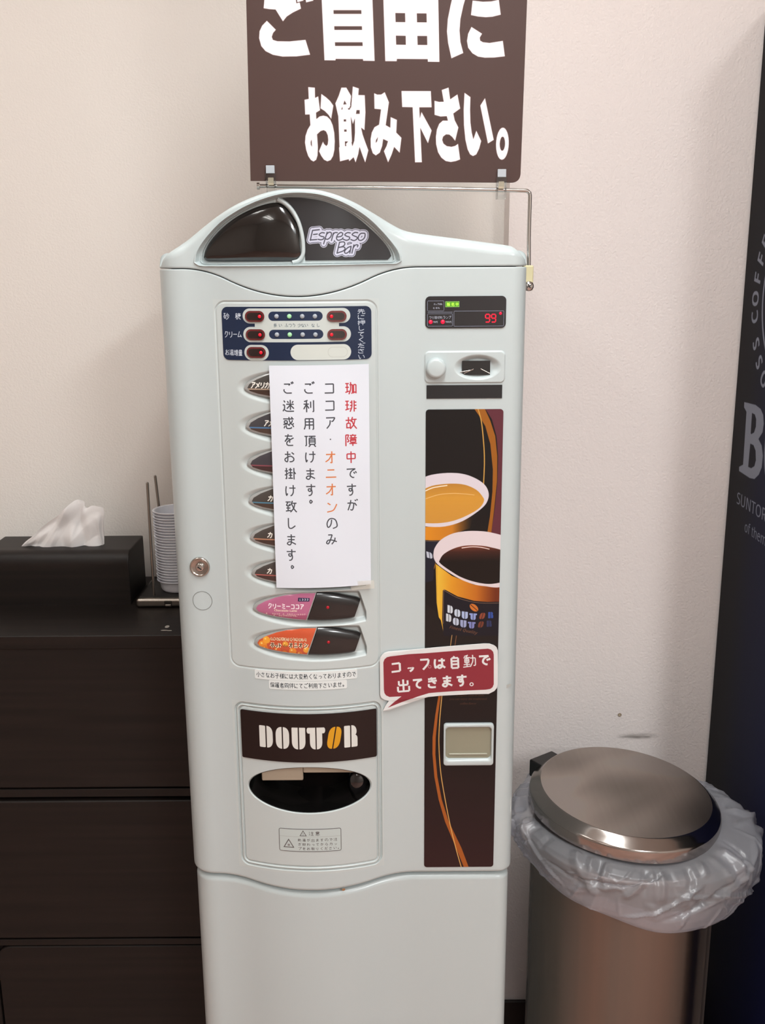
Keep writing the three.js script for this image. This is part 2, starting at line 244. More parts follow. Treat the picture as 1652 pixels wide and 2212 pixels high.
// --- shells that follow the plan of the machine
const Y1 = onZ(1050, 576, ZF).y, Y2 = onZ(1000, 1886, ZF).y;
const dipTop = Y1 - fy(645, 641), dipLow = Math.max(0.004, Y2 - fy(676, 1927));
const seamTop = (x) => Y1 - dipTop * bow(x) / BTOP, seamLow = (x) => Y2 - dipLow * bow(x) / BTOP;
function planLine(xs, inset = 0) {
  const L = [], push = (x, z, nx, nz) => L.push({ x: x - nx * inset, z: z - nz * inset, s: x, nx, nz });
  for (let k = 0; k <= 3; k++) push(XL, lerp(ZB, ZF - RL - 0.002, k / 3), -1, 0);
  for (let k = 1; k < 9; k++) { const a = k / 9 * Math.PI / 2; push(XL + RL * (1 - Math.cos(a)), ZF - RL + RL * Math.sin(a), -Math.cos(a), Math.sin(a)); }
  for (const x of xs) { const d = -(bow(x + 1e-4) - bow(x - 1e-4)) / 2e-4, n = Math.hypot(d, 1); push(x, ZF + bow(x), d / n, 1 / n); }
  for (let k = 8; k >= 1; k--) { const a = k / 9 * Math.PI / 2; push(XR - RR * (1 - Math.cos(a)), ZF - RR + RR * Math.sin(a), Math.cos(a), Math.sin(a)); }
  for (let k = 3; k >= 0; k--) push(XR, lerp(ZB, ZF - RR - 0.002, k / 3), 1, 0);
  return L;
}
function shell(yb, yt, xs, ys, r0, r1, holes, inset0 = 0) {
  const L = planLine(xs, inset0), rows = [], N = 6;
  const edge = (yf, r, s) => { const a = [{ y: yf, i: 0.016 }]; for (let k = 0; k <= N; k++) { const t = k / N * Math.PI / 2; a.push({ y: (x) => yf(x) + s * r * (1 - Math.cos(t)), i: r * (1 - Math.sin(t)) }); } return a; };
  rows.push(...edge(yb, r0, 1)); for (const y of ys) rows.push({ y: () => y, i: 0 }); rows.push(...edge(yt, r1, -1).reverse());
  const P = rows.map((r) => L.map((p) => [p.x - p.nx * r.i, r.y(p.s), p.z - p.nz * r.i]));
  const g = gridGeo(P);
  if (holes) {
    const idx = g.index.array, keep = [], pos = g.attributes.position;
    for (let k = 0; k < idx.length; k += 3) {
      let x = 0, y = 0; for (let m = 0; m < 3; m++) { x += pos.getX(idx[k + m]) / 3; y += pos.getY(idx[k + m]) / 3; }
      if (!holes.some((h) => x > h[0] && x < h[1] && y > h[2] && y < h[3])) keep.push(idx[k], idx[k + 1], idx[k + 2]);
    }
    g.setIndex(keep);
  }
  return g;
}
const range = (a, b, n) => Array.from({ length: n + 1 }, (_, i) => lerp(a, b, i / n));
const FX0 = XL + RL, FX1 = XR - RR;
// lower panel and door; the door leaves room for the button field, the cup door and the coin plate
part('lower_panel', shell(() => 0.035, (x) => seamLow(x) - 0.0045, range(FX0, FX1, 100), range(0.06, Y2 - dipLow - 0.03, 6), 0.006, 0.008, null, 0.003), white, machine);
const HB = [fx(466, 900) * 0.5 + fx(500, 1440) * 0.5, fx(817, 690) * 0.5 + fx(825, 1400) * 0.5, fy(661, 1455), fy(640, 646)];
const HC = [fx(512, 1700) - 0.002, fx(827, 1700) + 0.001, fy(669, 1888), fy(660, 1524)];
const HK = [fx(911, 790), fx(1097, 790), fy(1000, 829), fy(1000, 752)];
{
  const holes = [HB, HC, HK], xs = [...range(FX0, FX1, 110), ...holes.flatMap((h) => [h[0], h[1]])].sort((a, b) => a - b);
  const lo = Y2 + 0.02, hi = Y1 - dipTop - 0.016, ys = [...range(lo, hi, 40), ...holes.flatMap((h) => [h[2], h[3]])].sort((a, b) => a - b);
  part('front_door', shell((x) => seamLow(x), (x) => seamTop(x) - 0.0004, xs, ys, 0.006, 0.0016, holes), white, machine);
  const hs = boxM(XR - XL - 0.012, Y1 - 0.02, 0.37, 0.004); hs.translate(XM, (Y1 + 0.02) / 2 + 0.005, ZB + 0.19); part('housing', hs, std(0x8f9290, 0.5), machine);
}
// --- top cover with the arched window
const crest = [[345, 574], [347, 562], [353, 550], [364, 541], [385, 531], [398, 524], [415, 510], [440, 488], [470, 465], [500, 446], [540, 428], [580, 415], [620, 409], [660, 408.5], [700, 413], [740, 425], [780, 443], [820, 466], [850, 485], [870, 496], [890, 502], [930, 508], [1000, 517], [1060, 525], [1100, 531], [1118, 537], [1130, 547], [1136, 560], [1137, 573]];
const toXY = (a, h = 0) => a.map((p) => { const q = front(p[0], p[1], h); return [q.x, q.y]; });
const crestAt = curve(toXY(crest, -0.012).map(([x, y]) => [clamp(x, XL, XR), y]));
const outTop = [[418, 567], [421, 550], [438, 521], [472, 483], [505, 459], [540, 440], [580, 425], [615, 417], [650, 415], [690, 419], [730, 431], [765, 448], [800, 472], [830, 502], [857, 535], [866, 552], [868, 564]];
const inTop = [[437, 563], [440, 543], [452, 520], [478, 490], [510, 466], [545, 447], [580, 434], [610, 427], [640, 425], [680, 428], [715, 437], [750, 453], [785, 476], [815, 503], [838, 530], [848, 548], [850, 561]];
const outBot = [[418, 567], [428, 574], [445, 576], [640, 575], [840, 571], [858, 570], [868, 564]], inBot = [[437, 563], [440, 568], [450, 569], [640, 568], [838, 565.5], [847, 565], [850, 561]];
const oT = curve(toXY(outTop)), oB = curve(toXY(outBot)), iT = curve(toXY(inTop, -0.01)), iB = curve(toXY(inBot, -0.01));
const WX0 = fx(418, 567), WX1 = fx(868, 564), IX0 = front(437, 563, -0.01).x, IX1 = front(850, 561, -0.01).x;
{
  const ends = 26, xs = [...range(FX0, WX0, 8)]; for (let k = 1; k <= 150; k++) xs.push(lerp(WX0, WX1, 0.5 - 0.5 * Math.cos(k / 150 * Math.PI))); xs.push(...range(WX1, FX1, 34).slice(1));
  const L = planLine(xs), sideTop = Y1 + 0.019;
  const top = (p) => Math.max(crestAt(p.s), seamTop(p.s) + 0.004, p.s <= XL || p.s >= XR ? sideTop : 0);
  const mid = (p, up) => {
    const x = p.s, sm = seamTop(x), t = top(p);
    if (x > WX0 && x < WX1) return up ? oT(x) : oB(x);
    const f = x <= WX0 ? clamp((x - XL) / (WX0 - XL), 0, 1) : clamp((XR - x) / (XR - WX1), 0, 1), e = x <= WX0 ? oT(WX0) : oT(WX1);
    return clamp(lerp(lerp(sm, t, 0.4), e, f), sm + 0.002, t - 0.002);
  };
  const low = [], high = [];
  const at = (p, y, i, dz = 0) => [p.x - p.nx * i, y, p.z - p.nz * i - dz];
  const r1 = 0.002;
  low.push(L.map((p) => at(p, seamTop(p.s) + 0.0006, 0.008)));
  for (let k = 0; k <= 5; k++) { const t = k / 5 * Math.PI / 2; low.push(L.map((p) => at(p, seamTop(p.s) + 0.0006 + r1 * (1 - Math.cos(t)), r1 * (1 - Math.sin(t))))); }
  for (let k = 1; k <= 8; k++) low.push(L.map((p) => at(p, lerp(seamTop(p.s) + 0.0006 + r1, mid(p, false), k / 8), 0)));
  const rad = (p) => Math.min(0.013, 0.75 * (top(p) - mid(p, true)));
  for (let k = 0; k <= 8; k++) high.push(L.map((p) => at(p, lerp(mid(p, true), top(p) - rad(p), k / 8), 0)));
  for (let k = 1; k <= 8; k++) { const t = k / 8 * Math.PI / 2; high.push(L.map((p) => at(p, top(p) - rad(p) * (1 - Math.sin(t)), 0.013 * (1 - Math.cos(t)) * (rad(p) / 0.013 * 0.5 + 0.5)))); }
  high.push(L.map((p) => at(p, top(p), 0.016, 0.004)));
  high.push(L.map((p) => [clamp(p.x, XL + 0.02, XR - 0.02), top(p), Math.min(p.z, ZF - 0.055)]));
  high.push(L.map((p) => [clamp(p.x, XL + 0.02, XR - 0.02), Y1 + 0.015, Math.min(p.z, ZF - 0.06)]));
  part('top_cover', mergeGeometries([gridGeo(low), gridGeo(high)]), white, machine);
  const lid = boxM(XR - XL - 0.004, 0.018, 0.385, 0.005); lid.translate(XM, Y1 + 0.0095, ZB + 0.195); part('top_plate', lid, white, machine);
  // window: sloping frame, white floor, two dark panes and the rib between them
  const n = 90, ring = (T, B, x0, x1, h) => { const a = []; for (let k = 0; k <= n; k++) { const x = lerp(x0, x1, 0.5 - 0.5 * Math.cos(k / n * Math.PI)); a.push([x, T(x), zplan(x) + h]); } for (let k = 1; k <= n; k++) { const x = lerp(x1, x0, 0.5 - 0.5 * Math.cos(k / n * Math.PI)); a.push([x, B(x), zplan(x) + h]); } return a; };
  const A = ring(oT, oB, WX0, WX1, 0), B = ring(iT, iB, IX0, IX1, -0.01), mixr = (f, h) => A.map((p, i) => { const x = lerp(p[0], B[i][0], f), y = lerp(p[1], B[i][1], f); return [x, y, zplan(x) + h]; });
  // outer bead, hollow, inner lip
  const frame = gridGeo([A, mixr(0.06, 0.0022), mixr(0.16, 0.0028), mixr(0.26, 0.0016), mixr(0.34, -0.002), mixr(0.55, -0.0065), mixr(0.72, -0.0072), mixr(0.8, -0.006), mixr(0.9, -0.0055), mixr(0.97, -0.0065), B].map((r) => r.slice().reverse()));
  part('window_frame', frame, white, machine);
  const arch = (T, Bf, x0, x1, h, nx = 80, ny = 16, dome = 0) => { const P = []; for (let j = 0; j <= ny; j++) { const r = []; for (let i = 0; i <= nx; i++) { const x = lerp(x0, x1, 0.5 - 0.5 * Math.cos(i / nx * Math.PI)), t = j / ny, e = 4 * (i / nx) * (1 - i / nx); r.push([x, lerp(Bf(x), T(x), t), h + dome * Math.sqrt(Math.max(0, 4 * t * (1 - t) * e))]); } P.push(r); } return gridGeo(lift(P)); };
  part('window_floor', arch(iT, iB, IX0, IX1, -0.0098), white, machine);
  const q = (a, h) => curve(toXY(a, h));
  const lt = [[440, 557], [443, 541], [455, 519], [480, 492], [510, 469], [540, 453], [570, 442], [595, 437.5], [608, 441], [622, 453], [636, 474], [645, 497], [650, 522], [651, 545], [650.5, 553]], lb = [[440, 557], [445, 563.5], [455, 565], [540, 565], [630, 564.5], [643, 562], [650.5, 553]];
  part('dome_window', arch(q(lt, -0.008), q(lb, -0.008), front(440, 557, -0.008).x, front(650.5, 553, -0.008).x, -0.009, 80, 18, 0.0075), phys(0x0f0d0c, 0.16, { clearcoat: 1, clearcoatRoughness: 0.05 }), machine, 'glossy dark domed window pane');
  const rt = [[609, 428], [630, 426.5], [660, 428], [700, 435], [740, 451], [770, 469], [800, 494], [825, 519], [841, 541], [845, 553]], rb = [[609, 428], [622, 436], [638, 455], [650, 480], [657, 510], [658.5, 535], [659, 562.5], [740, 562], [838, 561], [845, 553]];
  const RX0 = front(609, 428, -0.008).x, RX1 = front(845, 553, -0.008).x, RT = q(rt, -0.008), rbx = toXY(rb, -0.008);
  // the lower edge of the right pane runs down along the rib, then level
  const RB = (x) => { let i = 0; while (i < rbx.length - 2 && rbx[i + 1][0] < x) i++; return lerp(rbx[i][1], rbx[i + 1][1], clamp((x - rbx[i][0]) / (rbx[i + 1][0] - rbx[i][0]), 0, 1)); };
  const y0 = fy(700, 566), y1 = fy(700, 424);
  const logo = print(RX0, RX1, y0, y1, 5200, (g, M, w, h, MM) => {
    g.fillStyle = '#2b2a2c'; g.fillRect(0, 0, w, h);
    const k = crop(640, 470, 9.178), S = [[[[320, 255], [275, 450]]], [[[320, 255], [455, 240]]], [[[340, 335], [415, 325]]], [[[275, 445], [405, 435]]], [[[555, 305], [500, 300], [450, 340], [490, 370], [545, 385], [540, 420], [490, 440], [430, 430]], 1], [[[610, 290], [540, 520]]], [[[600, 330], [650, 290], [695, 310], [680, 380], [620, 430], [575, 420]], 1], [[[735, 305], [695, 455]]], [[[720, 350], [760, 300], [812, 298]], 1], [[[810, 385], [890, 370], [920, 320], [880, 295], [820, 340], [795, 410], [830, 450], [900, 430], [925, 400]], 1],
      [[[1070, 305], [1010, 300], [960, 340], [1000, 370], [1055, 390], [1045, 430], [990, 450], [930, 430]], 1], [[[1215, 300], [1160, 295], [1105, 335], [1150, 365], [1205, 390], [1195, 430], [1140, 455], [1080, 435]], 1], [[[1310, 310], [1360, 320], [1350, 400], [1290, 450], [1235, 440], [1230, 380], [1270, 320], [1310, 310]], 1], [[[855, 490], [805, 705]]], [[[855, 490], [940, 482], [960, 530], [920, 570], [845, 592]], 1], [[[845, 592], [930, 580], [965, 610], [930, 660], [805, 705]], 1], [[[1085, 570], [1030, 590], [965, 650], [960, 700], [1010, 700], [1070, 640], [1085, 575]], 1], [[[1085, 570], [1060, 705]]], [[[1140, 540], [1100, 705]]], [[[1125, 600], [1170, 545], [1220, 545], [1210, 580]], 1]];
    const one = Math.abs(M(700, 500)[0] - M(701, 500)[0]) / 9.178; g.lineCap = g.lineJoin = 'round';
    for (const [lw, c] of [[150, '#b9bac9'], [122, '#2c2d3c'], [100, '#c4c5d6'], [21, '#3a3a48']]) { g.lineWidth = lw * one; g.strokeStyle = c; for (const [p, b] of S) { strokePath(g, MM(k(p)), b); g.stroke(); } }
  }, -0.008);
  const P = []; for (let j = 0; j <= 10; j++) { const r = []; for (let i = 0; i <= 90; i++) { const x = lerp(RX0, RX1, i / 90); r.push([x, lerp(RB(x), RT(x), j / 10), -0.0086]); } P.push(r); }
  part('logo_window', gridGeo(lift(P), (p) => [(p[0] - RX0) / (RX1 - RX0), (p[1] - y0) / (y1 - y0)]), phys(0xffffff, 0.3, { map: logo }), machine, 'flat dark window with a lilac lettered logo');
  const rib = new THREE.CatmullRomCurve3([[600, 431], [614, 438], [630, 453], [644, 478], [652, 506], [655, 532], [654, 550], [645, 563], [632, 567]].map(([a, b]) => { const p = front(a, b, -0.008); return V(p.x, p.y, zplan(p.x) - 0.0072); }));
  part('window_rib', new THREE.TubeGeometry(rib, 60, 0.0024, 10), white, machine);
}
// --- field of selection buttons
const REF = front(665, 1313), ROWY0 = fy(540, 836), ROWY7 = fy(556, 1387), rowY = (i) => lerp(ROWY0, ROWY7, i / 7), ROW7 = rowY(6);
const PX = 1 / 1668;
const TIP = fx(528, 1313), FULL = fx(695, 1313), RIGHT = fx(787, 1313), HALF = 41 * PX, FALL = 0.0075;
function dish(x, y) {
  if (x > RIGHT + 0.002 || x < TIP) return 0;
  let d = 0;
  for (let i = 0; i < 8; i++) {
    const dy = y - rowY(i); if (Math.abs(dy) > HALF) continue;
    const r = x < FULL ? Math.hypot((x - FULL) / (FULL - TIP), dy / HALF) : Math.abs(dy) / (HALF * (1 - 0.14 * ((x - FULL) / (RIGHT - FULL)) ** 2));
    if (r < 1) d = Math.max(d, FALL * smooth((1 - r) / 0.26, 0, 1.05) * smooth((RIGHT - dy * 0.3 - x) / 0.0022, 0, 1));
  }
  return d;
}
const sdRound = (x, y, x0, x1, y0, y1, r) => { const qx = Math.abs(x - (x0 + x1) / 2) - (x1 - x0) / 2 + r, qy = Math.abs(y - (y0 + y1) / 2) - (y1 - y0) / 2 + r; return Math.hypot(Math.max(qx, 0), Math.max(qy, 0)) + Math.min(Math.max(qx, qy), 0) - r; };
const groove = (d, w, deep) => deep * Math.max(0, 1 - (d / w) ** 2);
{
  const g0 = [HB[0] + 0.0028, HB[1] - 0.0028, HB[2] + 0.004, HB[3] - 0.003], P = [];
  for (let j = 0; j <= 600; j++) { const y = lerp(HB[2], HB[3], j / 600), r = []; for (let i = 0; i <= 270; i++) { const x = lerp(HB[0], HB[1], i / 270); r.push([x, y, -dish(x, y) - groove(sdRound(x, y, ...g0, 0.012), 0.0011, 0.0014)]); } P.push(r); }
  part('button_field', gridGeo(lift(P)), whiteIn, machine);
}
{
  const shift = (a) => a.map(([px, py]) => { const p = front(px, py); return [p.x, p.y - ROW7]; });
  const lt = shift([[546, 1314], [547.5, 1307.5], [554, 1301.5], [570, 1294.5], [590, 1288], [620, 1281.5], [650, 1279], [684, 1278.5]]), lb = shift([[546, 1314.5], [548.5, 1320.5], [557, 1326.5], [575, 1332], [600, 1337], [630, 1341], [645, 1342.3], [662, 1343]]);
  const bt = shift([[685.5, 1279.5], [700, 1280.5], [720, 1283], [750, 1288], [770, 1292], [778, 1296.5]]), bb = shift([[663.5, 1342], [680, 1342.5], [700, 1342.5], [740, 1339.5], [758, 1337], [764.5, 1335]]);
  const body = (top, bot, yc, h0, h1, nx = 26, ny = 12, foot = -0.0072, uvOf) => {
    const A = resample(bot, nx), B = resample(top, nx), P = [];
    for (let j = 0; j <= ny; j++) { const t = 0.5 - 0.5 * Math.cos(j / ny * Math.PI), r = []; for (let i = 0; i <= nx; i++) { const e = Math.sqrt(Math.max(0, 1 - (2 * t - 1) ** 4)); r.push([lerp(A[i][0], B[i][0], t), yc + lerp(A[i][1], B[i][1], t), h0 + (h1 - h0) * e]); } P.push(r); }
    return skirted(P, foot, uvOf);
  };
  const tints = [['#44423f', '#b09a86', '#3e3029'], ['#3d3c40', '#4f7fae', '#4a3b33'], ['#3f3c42', '#8c4a55', '#3f2a2c'], ['#45403c', '#4f86a0', '#453a33'], ['#463f3b', '#c08a6c', '#40302a'], ['#443d3a', '#b0605a', '#3f2c2a']];
  const ledGeo = new THREE.SphereGeometry(0.0021, 14, 10), names8 = ['americano', 'second coffee', 'third coffee', 'fourth coffee', 'fifth coffee', 'sixth coffee', 'pink cocoa', 'orange onion soup'];
  for (let i = 0; i < 8; i++) {
    const yc = rowY(i), b = part('selection_button', body(bt, bb, yc, -0.0035, 0.0018), blackMat, machine);
    const dyp = yc - ROW7, x0 = TIP, x1 = fx(690, 1280), y0 = yc - 0.0235, y1 = yc + 0.0235;
    const ppm = 5200, [cv, g] = newCanvas((x1 - x0) * ppm, (y1 - y0) * ppm);
    const M = (px, py) => { const p = front(px, py); return [(p.x - x0) * ppm, (y1 - (p.y + dyp)) * ppm]; }, MM = (a) => a.map((p) => M(p[0], p[1]));
    g.fillStyle = '#9b9c9a'; g.fillRect(0, 0, cv.width, cv.height);
    const inner = MM([[553, 1314], [557, 1307], [572, 1299], [595, 1291], [620, 1285.5], [650, 1282.5], [681, 1282], [660.5, 1340], [632, 1337], [602, 1332.5], [576, 1327], [558, 1320.5]]);
    g.save(); strokePath(g, inner, false); g.closePath(); g.clip();
    const u = M(601, 1313)[0] - M(600, 1313)[0], T = (s, xa, xb, py, w, h, lw, c) => { const a = M(xa, py), e = M(xb, py); row(g, s, a[0], e[0], a[1], w * u, h * u, lw * u, c); };
    if (i < 6) {
      g.fillStyle = tints[i][0]; g.fillRect(0, 0, cv.width, cv.height); const ly = M(600, 1318)[1]; g.fillStyle = tints[i][2]; g.fillRect(0, ly, cv.width, cv.height); g.fillStyle = tints[i][1]; g.fillRect(0, ly, cv.width, 2.6 * u);
      g.save(); g.transform(1, 0, -0.22, 1, 0.22 * M(600, 1309)[1], 0);
      if (i === 0) T('アメリカ', 565, 594, 1309, 10, 13, 2.3, '#f0ece4'); if (i === 1) T('アメリ', 589, 609, 1309, 10, 13, 2.3, '#f0ece4'); if (i > 2) T('カ', 592 - (i - 3) * 3.5, 592 - (i - 3) * 3.5, 1309, 11, 13, 2.3, '#f0ece4');
      g.restore();
    } else if (i === 6) {
      g.fillStyle = '#b9688c'; g.fillRect(0, 0, cv.width, cv.height); g.fillStyle = '#a95376'; g.fillRect(0, M(600, 1328)[1], cv.width, 200); 
      T('クリーミーココア', 583, 652, 1308, 9, 12, 1.9, '#f7eef2');
      g.fillStyle = '#f0dfc8'; g.textAlign = 'center'; g.font = 'bold ' + 6.2 * u + 'px serif'; g.fillText('Chocolate Latte', ...M(617, 1321)); T('まろやかなコクとミルクのクリームココア', 576, 658, 1324.5, 3.6, 3.6, 0.6, '#ecd2c4'); T('まろやかなコクのココアです。', 592, 642, 1329, 3.6, 3.6, 0.6, '#ecd2c4');
      fillPoly(g, MM([[644, 1291], [669, 1292], [668, 1299], [643.5, 1299]]), '#1d1b45'); T('ニコココ', 648, 664, 1295, 3.4, 4.4, 1, '#e8e6ee');
    } else {
      g.fillStyle = '#cc5530'; g.fillRect(0, 0, cv.width, cv.height); const r = rng(5), yy = (py) => py - 74;
      for (const [ax, ay, ar, c] of [[565, 1391, 9, '#f0932c'], [573, 1381, 8, '#f2a332'], [570, 1400, 7, '#ea7f25'], [614, 1390, 6, '#e9a53a'], [630, 1406, 8, '#ee8e2b'], [660, 1403, 7, '#f0a236'], [645, 1412, 6, '#e0702c'], [596, 1404, 8, '#e3642a'], [612, 1412, 7, '#ea8a2e']]) { const m = M(ax, yy(ay)); g.beginPath(); g.arc(m[0], m[1], ar * u, 0, 7); g.fillStyle = c; g.fill(); g.beginPath(); g.arc(m[0] - ar * u * 0.3, m[1] - ar * u * 0.3, ar * u * 0.25, 0, 7); g.fillStyle = '#f9cf6e'; g.fill(); }
      for (const [lw, c] of [[3.2, '#f6e3c2'], [0.9, '#9a4a22']]) T('たまねぎの甘さを引き出した', 584, 658, yy(1378), 5, 5.6, lw, c);
      for (const [lw, c] of [[5.4, '#f6e6c8'], [1.9, '#57301a']]) { T('ホット', 586, 602, yy(1392), 8.5, 11, lw, c); T('オニオン', 626, 658, yy(1392), 9, 11, lw, c); }
      g.fillStyle = '#7a4a2a'; g.textAlign = 'center'; g.font = 'bold ' + 8 * u + 'px serif'; g.fillText('de', ...M(614, yy(1397)));
    }
    g.restore();
    const win = part('label_window', body(lt, lb, yc, -0.0042, 0.0006, 26, 12, -0.0072, (p) => [(p[0] - x0) / (x1 - x0), (p[1] - y0) / (y1 - y0)]), phys(0xffffff, 0.2, { map: canvasTex(cv), clearcoat: 1, clearcoatRoughness: 0.05 }), b, names8[i] + ' label under a clear window');
    const lx = fx(708, 1311), led = ledGeo.clone(); led.translate(lx, fy(708, 1311) + dyp, zplan(lx) + 0.0012); part('led', led, i > 5 ? std(0x8a0a18, 0.3, { emissive: 0xff1030, emissiveIntensity: 0.25 }) : lampRed, b);
  }
}
// --- blue option panel
{
  const k = crop(460, 640, 4.347), c = (x, y) => [460 + x / 4.347, 640 + y / 4.347];
  const x0 = fx(...c(90, 350)), x1 = fx(...c(1488, 350)), y0 = fy(...c(780, 602)), y1 = fy(...c(780, 98));
  const tex = print(x0, x1, y0, y1, 4800, (g, M, w, h) => {
    const C = (x, y) => M(...c(x, y)), u = (C(800, 350)[0] - C(700, 350)[0]) / 100;
    g.fillStyle = '#1d2942'; g.fillRect(0, 0, w, h);
    const pill = (xa, xb, ya, yb, col) => { const a = C(xa, (ya + yb) / 2), b = C(xb, (ya + yb) / 2), ht = (yb - ya) * u; rrect(g, a[0], a[1] - ht / 2, b[0] - a[0], ht, ht / 2, col); };
    const pale = '#c3cac6'; pill(278, 1290, 115, 254, pale); pill(285, 1296, 287, 430, pale); { const a = C(390, 200), b = C(1185, 350); g.fillStyle = pale; g.fillRect(a[0], a[1], b[0] - a[0], b[1] - a[1]); }
    pill(345, 382, 257, 283, '#1d2942'); pill(1186, 1225, 255, 281, '#1d2942');
    pill(295, 525, 455, 600, pale); pill(728, 1298, 455, 600, '#cbd0ca');
    { const a = C(1080, 525), b = C(1262, 525); rrect(g, a[0], a[1] - 46 * u, b[0] - a[0], 92 * u, 46 * u, null, '#b3b7b0', 3 * u); }
    pill(520, 1030, 145, 230, '#24304a'); pill(527, 1036, 315, 400, '#24304a');
    const T = (s, xa, xb, y, gw, gh, lw, col) => { const a = C(xa, y), b = C(xb, y); row(g, s, a[0], b[0], a[1], gw * u, gh * u, lw * u, col); };
    const ink = '#c6cdd6'; T('砂', 125, 125, 186, 56, 62, 6.5, ink); T('糖', 234, 234, 186, 56, 62, 6, ink); T('クリーム', 126, 250, 355, 42, 60, 6.5, ink); T('お湯増量', 134, 258, 525, 42, 58, 5.5, ink);
    T('多い', 585, 632, 272, 34, 34, 4, '#5d6a72'); T('ふつう', 690, 758, 272, 34, 34, 4, '#5d6a72'); T('少ない', 812, 876, 272, 34, 34, 4, '#5d6a72'); T('なし', 940, 988, 272, 34, 34, 4, '#5d6a72');
    [...'先に押してください'].forEach((ch, i) => { const a = C(1392, 140 + i * 53.3); glyph(g, ch, a[0], a[1], 74 * u, 48 * u, 6 * u, ink); });
  });
  part('option_panel', plate(x0, x1, y0, y1, 0.007, 0.0009, 40), printMat(tex), machine, 'navy blue option panel with white lettering');
  const red = phys(new THREE.Color(0.13, 0.012, 0.014), 0.16, { clearcoat: 1, clearcoatRoughness: 0.05 }), redDark = phys(0x1c0808, 0.12, { clearcoat: 1 });
  for (const [xa, xb, y, led] of [[302, 484, 188, 440], [1070, 1255, 188, 1113], [310, 491, 359, 444], [1075, 1258, 359, 1114], [318, 498, 525, 453]]) {
    const p0 = front(...c(xa, y)), p1 = front(...c(xb, y)), hh = 0.0128;
    const b = part('option_button', plate(p0.x, p1.x, p0.y - hh / 2, p0.y + hh / 2, hh / 2.02, 0.0026, 12, 1), red, machine);
    const inX = 0.0022; part('button_face', plate(p0.x + inX, p1.x - inX, p0.y - hh / 2 + inX, p0.y + hh / 2 - inX, hh / 2.02 - inX, 0.0033, 12, 1, 0.002), redDark, b);
    const lx = fx(...c(led, y)), s = new THREE.SphereGeometry(0.0021, 14, 10); s.translate(lx, p0.y, zplan(lx) + 0.0032); part('led', s, lampRed, b);
  }
  for (const [ys, xs] of [[188, [597, 717, 838, 957]], [360, [601, 721, 842, 962]]]) xs.forEach((x, i) => { const p = front(...c(x, ys)), s = new THREE.SphereGeometry(0.0027, 14, 10); s.scale(1, 1, 0.5); s.translate(p.x, p.y, zplan(p.x) + 0.0012); part('indicator_light', s, i === 1 ? lampGreen : lampOff, machine, i === 1 ? 'lit green indicator light' : undefined); });
}
